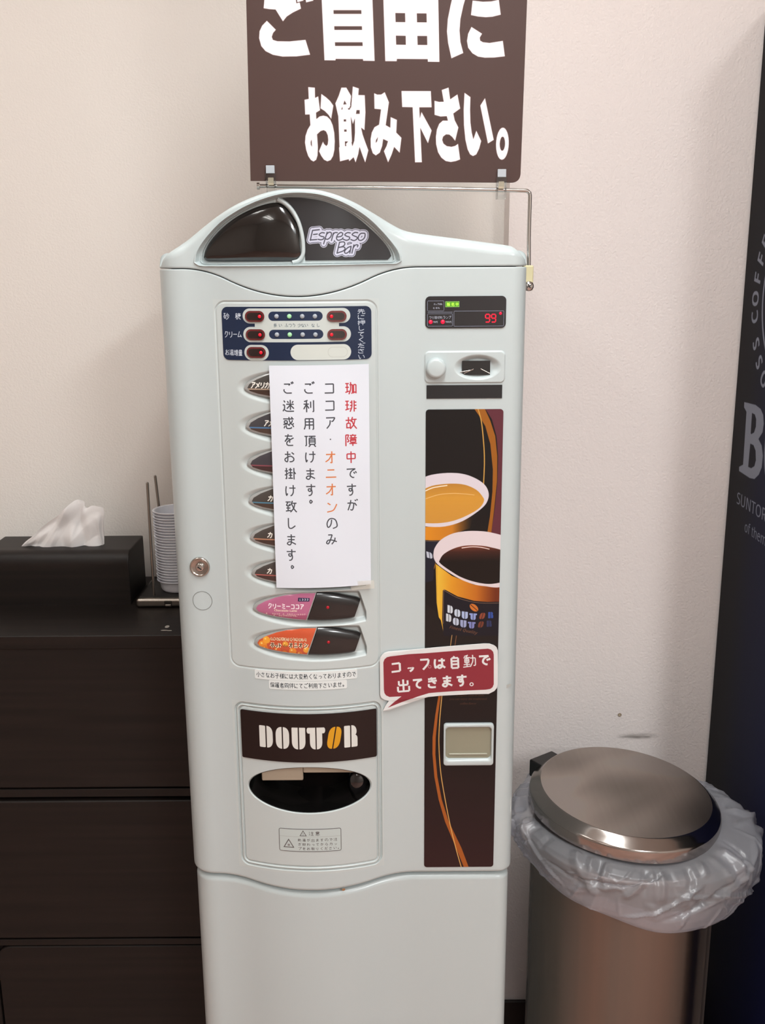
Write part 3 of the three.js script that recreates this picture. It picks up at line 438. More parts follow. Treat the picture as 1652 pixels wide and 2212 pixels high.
// --- display, coin plate, black strip
{
  const c = (x, y) => [900 + x / 7.867, 630 + y / 7.867];
  const x0 = fx(...c(145, 350)), x1 = fx(...c(1515, 350)), y0 = fy(...c(800, 620)), y1 = fy(...c(800, 75));
  const tex = print(x0, x1, y0, y1, 5000, (g, M, w, h) => {
    const C = (x, y) => M(...c(x, y)), u = (C(900, 350)[0] - C(800, 350)[0]) / 100, box = (xa, xb, ya, yb) => { const a = C(xa, ya), b = C(xb, yb); rrect(g, a[0], a[1], b[0] - a[0], b[1] - a[1], 14 * u, null, '#8d95aa', 6 * u); };
    g.fillStyle = '#17161b'; g.fillRect(0, 0, w, h); box(182, 460, 158, 325); box(182, 605, 376, 582); box(632, 1475, 330, 580); g.fillStyle = '#8790a2'; { const a = C(182, 346); g.fillRect(a[0], a[1], 424 * u, 8 * u); }
    const T = (s, xa, xb, y, gw, lw) => { const a = C(xa, y), b = C(xb, y); row(g, s, a[0], b[0], a[1], gw * u, gw * 1.1 * u, lw * u, '#a9b0be'); };
    T('カップ切れ', 300, 420, 212, 30, 5); T('水切れ', 290, 375, 277, 30, 5); T('つり銭切れランプ', 225, 560, 437, 44, 6);
    g.fillStyle = '#a9b0be'; g.font = 'bold ' + 40 * u + 'px sans-serif'; g.textAlign = 'left'; g.fillText('10', ...C(275, 528)); g.fillText('100', ...C(485, 528)); T('円', 338, 338, 514, 34, 5); T('円', 572, 572, 514, 34, 5);
  });
  const d = part('display', plate(x0, x1, y0, y1, 0.0055, 0.0012, 20), printMat(tex, 0.12, { clearcoat: 1, clearcoatRoughness: 0.04 }), machine, 'dark display panel with red and green lights');
  for (const [x, y, r] of [[235, 514, 0.0025], [440, 512, 0.0026], [1420, 368, 0.0018]]) { const p = front(...c(x, y)), s = new THREE.SphereGeometry(r, 14, 10); s.translate(p.x, p.y, zplan(p.x) + 0.0014); part('led', s, std(0xb01030, 0.3, { emissive: 0xff1846, emissiveIntensity: 0.8 }), d); }
  { const a = front(...c(484, 262)), b = front(...c(722, 164)), w = b.x - a.x, h = b.y - a.y, [cv, g] = newCanvas(240, 100); g.fillStyle = '#4d8a22'; g.fillRect(0, 0, 240, 100); g.lineWidth = 8; g.strokeStyle = '#8cba62'; g.strokeRect(2, 2, 236, 96); row(g, '販売中', 55, 200, 50, 56, 62, 8, '#b6ff4a'); const t = canvasTex(cv), q = new THREE.PlaneGeometry(w, h); q.translate(a.x + w / 2, a.y + h / 2, ZF + 0.0016); part('sale_light', q, std(0xffffff, 0.3, { map: t, emissive: 0xffffff, emissiveMap: t, emissiveIntensity: 0.35 }), d, 'lit green indicator'); }
  for (const cx of [1200, 1302]) {
    const p = front(...c(cx, 450)), q = [], w = 0.0042, h = 0.0046, th = 0.0013, bar = (x, y, bw, bh) => { const s = new THREE.BoxGeometry(bw, bh, 0.0006); s.translate(x, y, 0); q.push(s); };
    bar(0, h, w, th); bar(0, 0, w, th); bar(0, -h, w, th); bar(-w / 2 - 0.0004, h / 2, th, h - 0.001); bar(w / 2 + 0.0004, h / 2, th, h - 0.001); bar(w / 2 + 0.0004, -h / 2, th, h - 0.001);
    const g = mergeGeometries(q); g.translate(p.x, p.y, ZF + 0.0016); part('digit', g, std(0xc01028, 0.3, { emissive: 0xff1238, emissiveIntensity: 0.9 }), d);
  }
  // coin plate with an oval hollow
  const ox = fx(...c(1035, 1285)), oy = fy(...c(1035, 1283)), ow = 0.0295, oh = 0.0158, rc = [fx(...c(130, 1300)), fx(...c(1500, 1300)), fy(...c(800, 1552)), fy(...c(800, 1010))];
  const P = []; for (let j = 0; j <= 90; j++) { const y = lerp(HK[2], HK[3], j / 90), r = []; for (let i = 0; i <= 200; i++) { const x = lerp(HK[0], HK[1], i / 200), q = Math.hypot((x - ox) / ow, (y - oy) / oh), s = sdRound(x, y, ...rc, 0.006); r.push([x, y, 0.0016 * smooth(-s, -0.0002, 0.0012) - (q < 1 ? 0.006 * smooth(1 - q, 0, 0.42) : 0)]); } P.push(r); }
  // the plate fades into the door at its rim
  part('coin_plate', gridGeo(lift(P.map((r, j) => r.map((p, i) => [p[0], p[1], i === 0 || j === 0 || j === 90 || i === 200 ? 0 : p[2]])))), white, machine);
  const kx = fx(...c(325, 1290)), ky = fy(...c(325, 1290)), kn = new THREE.LatheGeometry([[0.0001, 0.0125], [0.0085, 0.0122], [0.0106, 0.0112], [0.0117, 0.0095], [0.0121, 0.007], [0.0124, 0.001]].map((p) => new THREE.Vector2(...p)), 48); kn.rotateX(Math.PI / 2); kn.translate(kx, ky, ZF);
  part('return_knob', kn, white, machine);
  const a = front(...c(765, 1410), -0.004), b = front(...c(1245, 1170), -0.004), slot = [new THREE.BoxGeometry(b.x - a.x, b.y - a.y, 0.003)]; slot[0].translate((a.x + b.x) / 2, (a.y + b.y) / 2, ZF - 0.0028);
  const cs = part('coin_slot', slot[0], blackMat, machine);
  const sx = (a.x + b.x) / 2, sy = a.y, vane = []; for (const [dx, tilt] of [[-0.009, 1.15], [-0.013, 1.4], [0.011, -1.1]]) { const v = boxM(0.0011, 0.013, 0.003, 0.0004); v.rotateZ(-tilt); v.translate(sx + dx, sy + 0.0045, ZF - 0.001); vane.push(v); }
  part('coin_guide', mergeGeometries(vane), chrome, cs);
  const s0 = front(921, 861), s1 = front(1084.5, 831); part('bill_strip', plate(s0.x, s1.x, s0.y, s1.y, 0.0004, 0.001, 10, 2), phys(0x15161a, 0.3, { clearcoat: 0.4 }), machine, 'plain black strip');
}
// --- poster with two cups, and the coin return window
{
  const x0 = fx(917.5, 1400), x1 = (fx(1086, 900) + fx(1066, 1860)) / 2, y0 = fy(990, 1872), y1 = fy(1000, 884);
  const tex = print(x0, x1, y0, y1, 3200, (g, M, w, h, MM) => {
    const k = crop(880, 870, 4.175), K = (a) => MM(k(a)), k2 = crop(800, 1360, 4.097), K2 = (a) => MM(k2(a)), grad = (a, b, ...st) => { const q = g.createLinearGradient(a[0], a[1], b[0], b[1]); st.forEach(([o, c]) => q.addColorStop(o, c)); return q; };
    g.fillStyle = grad([w * 0.7, h * 0.5], [w * 0.2, h], [0, '#151212'], [0.45, '#170f0f'], [1, '#2c1315']); g.fillRect(0, 0, w, h);
    fillPoly(g, K([[690, 40], [760, 150], [800, 300], [815, 480], [810, 700], [785, 950], [750, 1200], [900, 1200], [900, 40]]), '#5e2d36');
    fillPoly(g, K([[590, 40], [640, 110], [700, 210], [745, 370], [768, 600], [764, 800], [742, 1020], [715, 1190], [752, 1190], [780, 960], [806, 700], [808, 480], [790, 300], [745, 160], [690, 40]]), '#9a5c1c');
    g.lineCap = 'round'; const one = Math.abs(M(1000, 1000)[0] - M(1001, 1000)[0]) / 4.175; g.strokeStyle = '#c9994a'; g.lineWidth = 10 * one; strokePath(g, K([[630, 40], [665, 170], [688, 400], [692, 550], [684, 740]]), true); g.stroke();
    // back cup
    fillPoly(g, K([[100, 1100], [155, 1118], [350, 1112], [480, 1075], [600, 1005], [560, 1130], [420, 1180], [300, 1245], [240, 1500], [100, 1500]]), grad(K([[155, 0]])[0], K([[600, 0]])[0], [0, '#d98a22'], [0.6, '#c47a24'], [1, '#1d1714']));
    fillPoly(g, K([[100, 1232], [210, 1240], [310, 1238], [240, 1480], [230, 1600], [100, 1640]]), '#1a1d2a'); g.strokeStyle = '#8a6a4a'; g.lineWidth = 4 * one; strokePath(g, K([[120, 1240], [210, 1247], [300, 1245]]), true); g.stroke();
    { const p = K([[168, 1338]])[0]; g.save(); g.translate(p[0], p[1]); g.transform(1, 0.3, 0.12, 1, 0, 0); brandLetter(g, 'D', 54 * one, 60 * one, '#b9bfcc'); g.restore(); }
    fillPoly(g, K([[60, 720], [155, 668], [250, 642], [400, 631], [520, 645], [630, 690], [700, 745], [730, 810], [725, 870], [690, 930], [600, 1003], [480, 1073], [350, 1112], [250, 1119], [155, 1113], [60, 1090]]), '#d8cfd6', true);
    fillPoly(g, K([[60, 830], [155, 775], [250, 742], [400, 728], [520, 740], [620, 785], [675, 845], [688, 885], [650, 945], [560, 1003], [430, 1058], [300, 1083], [155, 1083], [60, 1060]]), grad(K([[400, 730]])[0], K([[400, 1080]])[0], [0, '#b98034'], [0.35, '#cf9439'], [1, '#c98f3c']), true);
    g.strokeStyle = '#f3e6d0'; g.lineWidth = 9 * one; strokePath(g, K([[150, 800], [230, 765], [355, 745]]), true); g.stroke(); g.strokeStyle = '#e2b777'; g.lineWidth = 6 * one; strokePath(g, K([[150, 870], [280, 828], [430, 816], [600, 830]]), true); g.stroke();
    // front cup
    fillPoly(g, K([[252, 1450], [262, 1800], [285, 1960], [320, 2060], [900, 2060], [900, 1600], [600, 1640], [400, 1560]]), grad(K([[252, 0]])[0], K([[840, 0]])[0], [0, '#b07c22'], [0.08, '#e3b53c'], [0.3, '#d99226'], [0.7, '#bd6a20'], [1, '#6e2f16']));
    fillPoly(g, K([[240, 1870], [300, 1960], [330, 2100], [900, 2100], [900, 2240], [150, 2240], [150, 1800]]), '#1b1716');
    fillPoly(g, K([[318, 1690], [340, 1685], [450, 1745], [600, 1785], [720, 1795], [900, 1790], [900, 2100], [325, 2100], [312, 1950]]), '#16161f');
    g.strokeStyle = '#8a6a50'; g.lineWidth = 4 * one; strokePath(g, K([[322, 1990], [326, 1705], [345, 1700], [450, 1757], [600, 1797], [720, 1806], [850, 1802]]), true); g.stroke();
    fillPoly(g, K([[232, 1370], [245, 1308], [300, 1235], [400, 1180], [520, 1157], [640, 1155], [760, 1170], [900, 1215], [980, 1300], [960, 1600], [830, 1662], [700, 1653], [600, 1637], [480, 1592], [360, 1522], [270, 1455], [238, 1405]]), '#dccfd2', true);
    fillPoly(g, K([[283, 1432], [320, 1370], [400, 1320], [500, 1290], [620, 1285], [740, 1300], [880, 1345], [950, 1450], [900, 1590], [820, 1622], [720, 1632], [600, 1612], [480, 1570], [380, 1510], [310, 1460]]), grad(K([[560, 1285]])[0], K([[560, 1430]])[0], [0, '#7a3d2a'], [0.4, '#40211a'], [1, '#17110f']), true);
    g.strokeStyle = '#f0dcd6'; g.lineWidth = 8 * one; strokePath(g, K([[490, 1308], [570, 1298], [650, 1301], [735, 1318]]), true); g.stroke();
    { const p = K([[598, 1846]])[0]; g.save(); g.translate(p[0], p[1]); g.rotate(0.75); g.scale(one, one); g.fillStyle = '#c8702c'; g.beginPath(); g.ellipse(0, 0, 48, 29, 0, 0, 7); g.fill(); g.fillStyle = '#2a1712'; g.fillRect(-44, -3, 88, 6); g.restore(); }
    const cols = ['#cfd6de', '#c3cedd', '#a8b6d8', '#8e9dd0', '#8a4530', '#34509c'], cols2 = ['#c6ccd2', '#bcc4d4', '#9aa2c6', '#7d83b8', '#6f3a2a', '#2a3358'];
    const L = (ox, oy, c) => brand(g, [[0, 0, 50, 76, 0.3], [62, 36, 56, 74, 0.2], [128, 58, 58, 72, 0.14], [206, 76, 52, 66, 0.06], [282, 74, 62, 62, -0.04], [366, 66, 48, 62, -0.05]].map(([x, y, bw, bh, s]) => { const p = K([[ox + x, oy + y]])[0]; return [p[0], p[1], bw * one, bh * one, s]; }), c);
    L(360, 1820, cols); L(347, 1897, cols2);
    g.fillStyle = '#6f4a35'; g.font = 'italic bold ' + 40 * one + 'px sans-serif'; { const p = K([[372, 2032]])[0]; g.save(); g.translate(p[0], p[1]); g.rotate(0.24); g.fillText('Finest Quality', 0, 0); g.restore(); }
    g.strokeStyle = '#b98d58'; g.lineWidth = 7 * one; strokePath(g, K([[400, 2095], [380, 2240]]), true); g.stroke(); g.strokeStyle = '#7a4f34'; strokePath(g, K([[440, 2100], [418, 2240]]), true); g.stroke();
    // lower swoosh
    fillPoly(g, K2([[604, 560], [572, 760], [549, 950], [548, 1100], [565, 1300], [602, 1500], [660, 1700], [715, 1830], [765, 1950], [830, 2110], [872, 2110], [805, 1930], [742, 1800], [690, 1690], [630, 1500], [592, 1300], [574, 1100], [577, 950], [596, 760], [626, 560]]), '#a4571f');
    g.strokeStyle = '#d9a65c'; g.lineWidth = 9 * one; strokePath(g, K2([[634, 560], [612, 800], [605, 1000], [620, 1250], [660, 1500], [710, 1750], [760, 1950], [806, 2110]]), true); g.stroke();
    g.fillStyle = '#6a432c'; g.textAlign = 'center'; g.font = 'italic ' + 26 * one + 'px serif'; g.fillText('you can enjoy the traditional', ...K2([[862, 618]])[0]); g.fillText('coffee flavor', ...K2([[862, 660]])[0]); g.fillText('a higher class of taste', ...K2([[880, 585]])[0]);
  });
  part('poster', plate(x0, x1, y0, y1, 0.004, 0.0008, 10, 20), printMat(tex, 0.3), machine, 'dark poster showing two paper cups of coffee');
  const o = [front(957, 1650), front(1066, 1560)], i = [front(962, 1636), front(1060, 1568)], L = (p, r, n) => { const a = []; const [x0, y0, x1, y1] = [p[0].x, p[0].y, p[1].x, p[1].y]; for (const [cx, cy, s] of [[x1 - r, y1 - r, 0], [x0 + r, y1 - r, 1], [x0 + r, y0 + r, 2], [x1 - r, y0 + r, 3]]) for (let k = 0; k <= n; k++) { const t = (s + k / n) * Math.PI / 2; a.push([cx + r * Math.cos(t), cy + r * Math.sin(t)]); } a.push(a[0]); return a; };
  const A = L(o, 0.004, 6), B = L(i, 0.0055, 6), z = (a, h) => a.map((p) => [p[0], p[1], ZF + h]), m = (f, h) => z(A.map((p, q) => [lerp(p[0], B[q][0], f), lerp(p[1], B[q][1], f)]), h);
  part('return_frame', gridGeo([m(0, 0), m(0, 0.005), m(0.12, 0.0062), m(0.6, 0.0062), m(0.85, 0.0055), m(1, 0.0012)]), white, machine);
  const w = i[1].x - i[0].x, h = i[1].y - i[0].y, flap = boxM(w, h, 0.001, 0); flap.translate((i[0].x + i[1].x) / 2, (i[0].y + i[1].y) / 2, ZF + 0.0013); part('return_flap', flap, phys(new THREE.Color(0.27, 0.265, 0.19), 0.25, { clearcoat: 0.6, clearcoatRoughness: 0.2 }), machine, 'grey green clear flap');
  const lip = boxM(w * 0.86, 0.0022, 0.003, 0.001); lip.translate((i[0].x + i[1].x) / 2, i[0].y + 0.006, ZF + 0.002); part('flap_lip', lip, phys(new THREE.Color(0.36, 0.35, 0.27), 0.25), machine);
}
// --- cup door: frame groove, brand strip, oval opening, caution print
{
  const g0 = [fx(516.5, 1700), fx(822, 1700), fy(669, 1880), fy(660, 1529)];
  const cy = (fy(669, 1660) + fy(669, 1757.5)) / 2, hh = (fy(669, 1660) - fy(669, 1757.5)) / 2, ex0 = fx(538, 1698), ex1 = fx(799.5, 1697), ec = (ex0 + ex1) / 2, ew = (ex1 - ex0) / 2;
  const half = (x) => hh * Math.sqrt(Math.max(0, 1 - ((x - ec) / ew) ** 2));
  const deep = (x, y) => { const s = sdRound(x, y, ...g0, 0.011); return groove(s, 0.0016, 0.003) + groove(s + 0.0045, 0.0013, 0.0022) + (s < -0.0045 ? 0.0008 : 0); };
  const xs = [...range(HC[0], ex0, 40), ...Array.from({ length: 160 }, (_, k) => lerp(ex0, ex1, 0.5 - 0.5 * Math.cos((k + 1) / 160 * Math.PI))), ...range(ex1, HC[1], 40).slice(1)];
  const band = (a, b, n) => { const P = []; for (let j = 0; j <= n; j++) P.push(xs.map((x) => { const y = lerp(a(x), b(x), j / n), rim = Math.hypot((x - ec) / ew, (y - cy) / hh) - 1; return [x, y, -deep(x, y) - 0.0025 * smooth(0.03 - rim, 0, 0.03) * (rim < 0.03 ? 1 : 0)]; })); return gridGeo(lift(P)); };
  part('cup_door', mergeGeometries([band(() => HC[2], (x) => cy - half(x), 150), band((x) => cy + half(x), () => HC[3], 150)]), whiteIn, machine);
  const E = (f, h) => Array.from({ length: 97 }, (_, k) => { const t = -k / 96 * Math.PI * 2, x = ec + ew * f * Math.cos(t), x2 = ec + ew * Math.cos(t); return [x, cy + hh * f * Math.sin(t), zplan(x2) + h]; });
  const pit = gridGeo([E(1.001, -0.0022), E(1.0, -0.006), E(0.99, -0.03), E(0.96, -0.065), E(0.5, -0.085), E(0.01, -0.088)].reverse(), null);
  part('cup_bay', pit, phys(0x0b0a0a, 0.25, { clearcoat: 0.5, side: THREE.DoubleSide }), machine, 'dark hollow where the cup stands');
  const step = (pa, pb, py, name) => { const a = front(pa, py, -0.02), b = front(pb, py, -0.02), top = cy + hh * 1.0, g = boxM(b.x - a.x, top - a.y + 0.012, 0.006, 0.002); g.translate((a.x + b.x) / 2, (a.y + top + 0.012) / 2, (zplan(a.x) + zplan(b.x)) / 2 - 0.024); part('chute_cover', g, std(0xb9ac98, 0.5), machine); };
  step(566, 654, 1684); step(654, 772, 1674);
  const gx = front(775, 1698, -0.02), gd = new THREE.SphereGeometry(0.02, 24, 16, 0, Math.PI * 2, 0, Math.PI / 2); gd.rotateX(Math.PI / 2); gd.scale(0.8, 1.1, 0.6); gd.translate(gx.x, gx.y, zplan(gx.x) - 0.03); part('cup_guide', gd, phys(0x0a0b0e, 0.12, { clearcoat: 1 }), machine);
  const x0 = fx(521.5, 1590), x1 = fx(813.5, 1590), y0 = fy(660, 1647), y1 = fy(660, 1543);
  const tex = print(x0, x1, y0, y1, 4600, (g, M, w, h) => {
    g.fillStyle = '#1d1110'; g.fillRect(0, 0, w, h);
    const c = (x, y) => M(540 + x / 6.354, 1545 + y / 6.354), yt = c(445, 160)[1], yb = c(445, 458)[1], H = yb - yt, bx = (a, b) => { const p = c(a, 300)[0]; return [p, yt, c(b, 300)[0] - p, H]; };
    const mid = '#dcdcd6'; brand(g, [bx(130, 313), bx(352, 538), bx(572, 760), bx(816, 996), bx(1038, 1262), bx(1292, 1475)], [mid, mid, mid, mid, '#d99a1c', mid]);
  });
  part('brand_strip', plate(x0, x1, y0, y1, 0.0022, 0.0006, 40, 8, -0.002), printMat(tex, 0.28), machine, 'dark brown strip with the brand in white letters');
  // caution print
  const c = (x, y) => [590 + x / 10.325, 1770 + y / 10.325], q0 = fx(...c(130, 450)), q1 = fx(...c(1520, 450)), r0 = fy(...c(800, 730)), r1 = fy(...c(800, 222));
  const ct = print(q0, q1, r0, r1, 5000, (g, M, w, h) => {
    const C = (x, y) => M(...c(x, y)), u = (C(900, 450)[0] - C(800, 450)[0]) / 100; g.fillStyle = '#bfc9c7'; g.fillRect(0, 0, w, h); const ink = '#514c4b';
    rrect(g, 8 * u, 8 * u, w - 16 * u, h - 16 * u, 36 * u, null, ink, 12 * u); g.fillStyle = '#8e8a88'; g.fillRect(20 * u, C(800, 395)[1], w - 40 * u, 4 * u);
    const Y = (y) => C(800, y)[1], X = (x) => C(x, 450)[0], tri = (x, y, r, lw) => { g.beginPath(); g.moveTo(X(x), Y(y) - r * u); g.lineTo(X(x) + r * u, Y(y) + r * 0.8 * u); g.lineTo(X(x) - r * u, Y(y) + r * 0.8 * u); g.closePath(); g.strokeStyle = ink; g.lineWidth = lw * u; g.stroke(); };
    tri(668, 325, 68, 14); g.fillStyle = ink; g.fillRect(X(668) - 5 * u, Y(320), 10 * u, 32 * u); g.fillRect(X(668) - 5 * u, Y(361), 10 * u, 9 * u); tri(343, 560, 108, 18); g.fillStyle = '#8a8584'; g.fillRect(X(343) - 26 * u, Y(565), 52 * u, 50 * u);
    row(g, '注意', X(850), X(990), Y(322), 110 * u, 100 * u, 10 * u, ink); row(g, '熱湯が出ますので注', X(585), X(1385), Y(468), 78 * u, 74 * u, 7.5 * u, ink); row(g, 'ぎ終わってからカッ', X(585), X(1385), Y(564), 78 * u, 72 * u, 7.5 * u, ink); row(g, 'プをお取りください。', X(585), X(1470), Y(660), 78 * u, 72 * u, 7.5 * u, ink);
  });
  part('caution_label', plate(q0, q1, r0, r1, 0.003, -0.0004, 20, 6, -0.002), printMat(ct, 0.42, { clearcoat: 0.2, clearcoatRoughness: 0.3 }), machine);
}
// --- a rust chip on the lower edge and a grey scuff on the right
for (const [px, py, rx, ry, c, h] of [[742, 1921, 0.0026, 0.002, 0x9c7350, 0.0006], [1096, 1483, 0.006, 0.0022, 0xaeb0ac, 0.0004]]) { const q = front(px, py), g = new THREE.CircleGeometry(1, 9); g.scale(rx, ry, 1); g.rotateZ(0.5); g.translate(q.x, q.y, zplan(q.x) + h); part('chip', g, std(c, 0.8), machine); }
// --- lock and plugged hole on the rounded left side
{
  const p = front(432, 1224), a = facing(p.x), lock = (pts) => { const g = new THREE.LatheGeometry(pts.map((q) => new THREE.Vector2(...q)), 48); g.rotateX(Math.PI / 2); return g; };
  const put = (g, px, py) => { const q = front(px, py); g.rotateY(facing(q.x)); g.translate(q.x, q.y, zplan(q.x)); return g; };
  const l = part('lock', put(lock([[0.0001, 0.0012], [0.0098, 0.0015], [0.0105, 0.003], [0.0118, 0.0036], [0.0128, 0.0022], [0.013, -0.001]]), 432, 1224), std(0xb4ada6, 0.22, { metalness: 1 }), machine);
  part('key_barrel', put(lock([[0.0001, 0.0052], [0.0042, 0.005], [0.0053, 0.0042], [0.0056, 0.001]]), 432.5, 1224), chrome, l);
  const s = boxM(0.0058, 0.0017, 0.001, 0.0003); s.rotateZ(-0.65); s.translate(0, 0, 0.0054); part('key_slot', put(s, 433, 1225), blackMat, l);
  const rg = new THREE.TorusGeometry(0.0126, 0.00042, 8, 64); { const c = front(437, 1297.5), q = rg.attributes.position; for (let i = 0; i < q.count; i++) { const x = c.x + q.getX(i); q.setXYZ(i, x, c.y + q.getY(i), zplan(x) + q.getZ(i)); } } part('plug_ring', rg, std(0x7d827f, 0.6), machine);
}
// ---------------------------------------------------------------- things stuck on the machine
{
  // notice: a strip of paper hung over the buttons, following the bow
  const T = 0.006, L = fx(585, 900) * 0.5 + fx(591, 1200) * 0.5 + 0.001, x0 = front(588, 1000, T).x, x1 = front(798.5, 1000, T).x, y0 = front(690, 1270, T).y, y1 = front(690, 789, T).y;
  const tex = print(x0, x1, y0, y1, 4200, (g, M, w, h) => {
    g.fillStyle = '#dce1ea'; g.fillRect(0, 0, w, h); const u = M(701, 1000)[0] - M(700, 1000)[0];
    const cols = [['珈琲故障中ですが', [757, 838, 757, 876, 757.5, 913, 758, 950, 758, 987, 758.5, 1021, 759, 1057, 760, 1092], 5, '#b52a35'], ['ココア・オニオンのみ', [711, 838, 712, 875, 713, 912, 713.5, 949, 714, 987, 714.5, 1022, 715, 1057, 716, 1095, 716, 1131, 716, 1165], 0, ''], ['ご利用頂けます。', [666, 838, 667, 877, 668, 914, 669, 952, 670, 987, 670, 1024, 671, 1058, 677, 1078], 0, ''], ['ご迷惑をお掛け致します。', [621, 838, 622, 876, 623, 913, 624, 950, 625, 987, 626, 1023, 627, 1060, 628, 1094, 629, 1131, 629, 1166, 629, 1198, 637, 1219], 0, '']];
    cols.forEach(([s, p, red, col], ci) => [...s].forEach((ch, i) => { const a = M(p[i * 2], p[i * 2 + 1]); glyph(g, ch, a[0], a[1], (ch === '。' ? 22 : 25) * u, (ch === '。' ? 22 : 27) * u, 2.5 * u, ci === 0 && i < red ? '#b8303a' : ci === 1 && i >= 4 && i < 8 ? '#d2743f' : '#3d3f46'); }));
  }, T);
  const P = []; for (let j = 0; j <= 40; j++) P.push(range(x0, x1, 40).map((x) => { const t = j / 40, s = (x - x0) / (x1 - x0); return [x, lerp(y0, y1, t), T - 0.0012 * Math.sin(s * 3.1) * (1 - t) + 0.0006 * Math.sin(t * 9 + s * 3)]; }));
  const n = single('paper_notice', gridGeo(lift(P), (p) => [(p[0] - x0) / (x1 - x0), (p[1] - y0) / (y1 - y0)]), std(0xffffff, 0.8, { map: tex, side: THREE.DoubleSide }), 'white paper notice with four columns of red, orange and black writing taped over the buttons', 'notice');
  const tp = boxM(0.03, 0.011, 0.0003, 0); { const q = front(783, 1263, T); tp.rotateZ(0.05); tp.translate(q.x, q.y, zplan(q.x) + T + 0.0014); } part('tape', tp, phys(0xe8e2d4, 0.3, { transparent: true, opacity: 0.22 }), n, 'clear tape on the lower right corner');
}
{
  const strip = (text, mx, xa, xb, ya, yb, ta, tb, label) => {
    const x0 = fx(xa, (ya + yb) / 2), x1 = fx(xb, (ya + yb) / 2), y0 = fy(mx, yb), y1 = fy(mx, ya);
    const tex = print(x0, x1, y0, y1, 5000, (g, M, w, h) => { g.fillStyle = '#dfe4e3'; g.fillRect(0, 0, w, h); const u = M(701, ya)[0] - M(700, ya)[0]; row(g, text, M(ta, ya)[0], M(tb, ya)[0], h / 2, 9.6 * u, 12.4 * u, 1.15 * u, '#3c4347'); });
    single('sticker', plate(x0, x1, y0, y1, 0.002, 0.0005, 30, 3), printMat(tex, 0.5, { clearcoat: 0 }), label, 'sticker');
  };
  strip('小さなお子様には大変熱くなっておりますので', 662, 550.5, 771.5, 1451, 1471, 558, 764, 'longer, upper white sticker with a line of small black writing');
  strip('保護者同伴にてご利用下さいませ。', 662, 581, 749.5, 1471.5, 1490.5, 588, 744, 'shorter, lower white sticker with a line of small black writing');
}
{
  // speech bubble card
  const k = crop(820, 1380, 6.1185), H0 = 0.004, XYs = (a) => k(a).map((p) => { const q = front(p[0], p[1], H0); return [q.x, q.y]; });
  const out = XYs([[0, 290], [8, 250], [30, 215], [60, 190], [110, 172], [400, 150], [800, 112], [1100, 88], [1380, 66], [1450, 68], [1510, 88], [1545, 115], [1560, 155], [1560, 400], [1560, 600], [1548, 650], [1515, 690], [1440, 728], [1200, 732], [800, 752], [640, 768], [400, 845], [120, 945], [45, 952], [75, 890], [122, 822], [60, 805], [22, 780], [6, 740], [4, 500]]);
  const s = new THREE.Shape(out.map((p) => new THREE.Vector2(...p))), g = new THREE.ExtrudeGeometry(s, { depth: 0.002, bevelEnabled: false }), pos = g.attributes.position, uv = g.attributes.uv;
  const xs = out.map((p) => p[0]), ys = out.map((p) => p[1]), x0 = Math.min(...xs), x1 = Math.max(...xs), y0 = Math.min(...ys), y1 = Math.max(...ys);
  for (let i = 0; i < pos.count; i++) { const x = pos.getX(i); uv.setXY(i, (x - x0) / (x1 - x0), (pos.getY(i) - y0) / (y1 - y0)); pos.setZ(i, pos.getZ(i) + zplan(x) + H0 - 0.002); }
  g.computeVertexNormals();
  const tex = print(x0, x1, y0, y1, 4600, (q, M, w, h, MM) => {
    q.fillStyle = '#dcdcdb'; q.fillRect(0, 0, w, h);
    const R = [[48, 310], [62, 270], [95, 240], [140, 228], [600, 190], [1000, 158], [1430, 130], [1470, 142], [1497, 170], [1506, 210], [1506, 600], [1490, 640], [1460, 662], [1400, 672], [1000, 690], [650, 714], [500, 755], [300, 830], [108, 908], [200, 825], [288, 752], [130, 768], [85, 748], [62, 715], [55, 670]];
    fillPoly(q, MM(k(R)), '#8a2733');
    const u = Math.abs(M(951, 1450)[0] - M(950, 1450)[0]) / 6.1185, G = (ch, x, y, gw, gh, lw) => { const p = MM(k([[x, y]]))[0]; q.save(); q.translate(p[0], p[1]); q.rotate(-0.055); q.lineCap = 'round'; glyph(q, ch, 0, 0, gw * u, gh * u, lw * u, '#dfe0df'); q.restore(); };
    [['コ', 213, 368, 150, 160], ['ッ', 405, 375, 110, 110], ['フ', 600, 328, 160, 165], ['は', 790, 318, 160, 160], ['自', 988, 303, 160, 175], ['動', 1185, 288, 172, 175], ['で', 1380, 275, 170, 165], ['出', 312, 605, 165, 175], ['て', 503, 582, 160, 160], ['き', 697, 570, 165, 165], ['ま', 890, 557, 165, 170], ['す', 1083, 542, 165, 165]].forEach(([ch, x, y, a, b]) => G(ch, x, y, a, b, ch === '動' ? 15 : ch === '自' || ch === '出' ? 26 : 28));
    for (const [x, y, r, lw, c] of [[660, 368, 19, 7, '#c98c92'], [1213, 600, 21, 13, '#dfe0df']]) { const p = MM(k([[x, y]]))[0]; q.beginPath(); q.arc(p[0], p[1], r * u, 0, 7); q.strokeStyle = c; q.lineWidth = lw * u; q.stroke(); }
  }, H0);
  single('speech_bubble_card', g, std(0xffffff, 0.55, { map: tex }), 'dark red speech bubble card with white border and writing on the coffee machine', 'card');
}
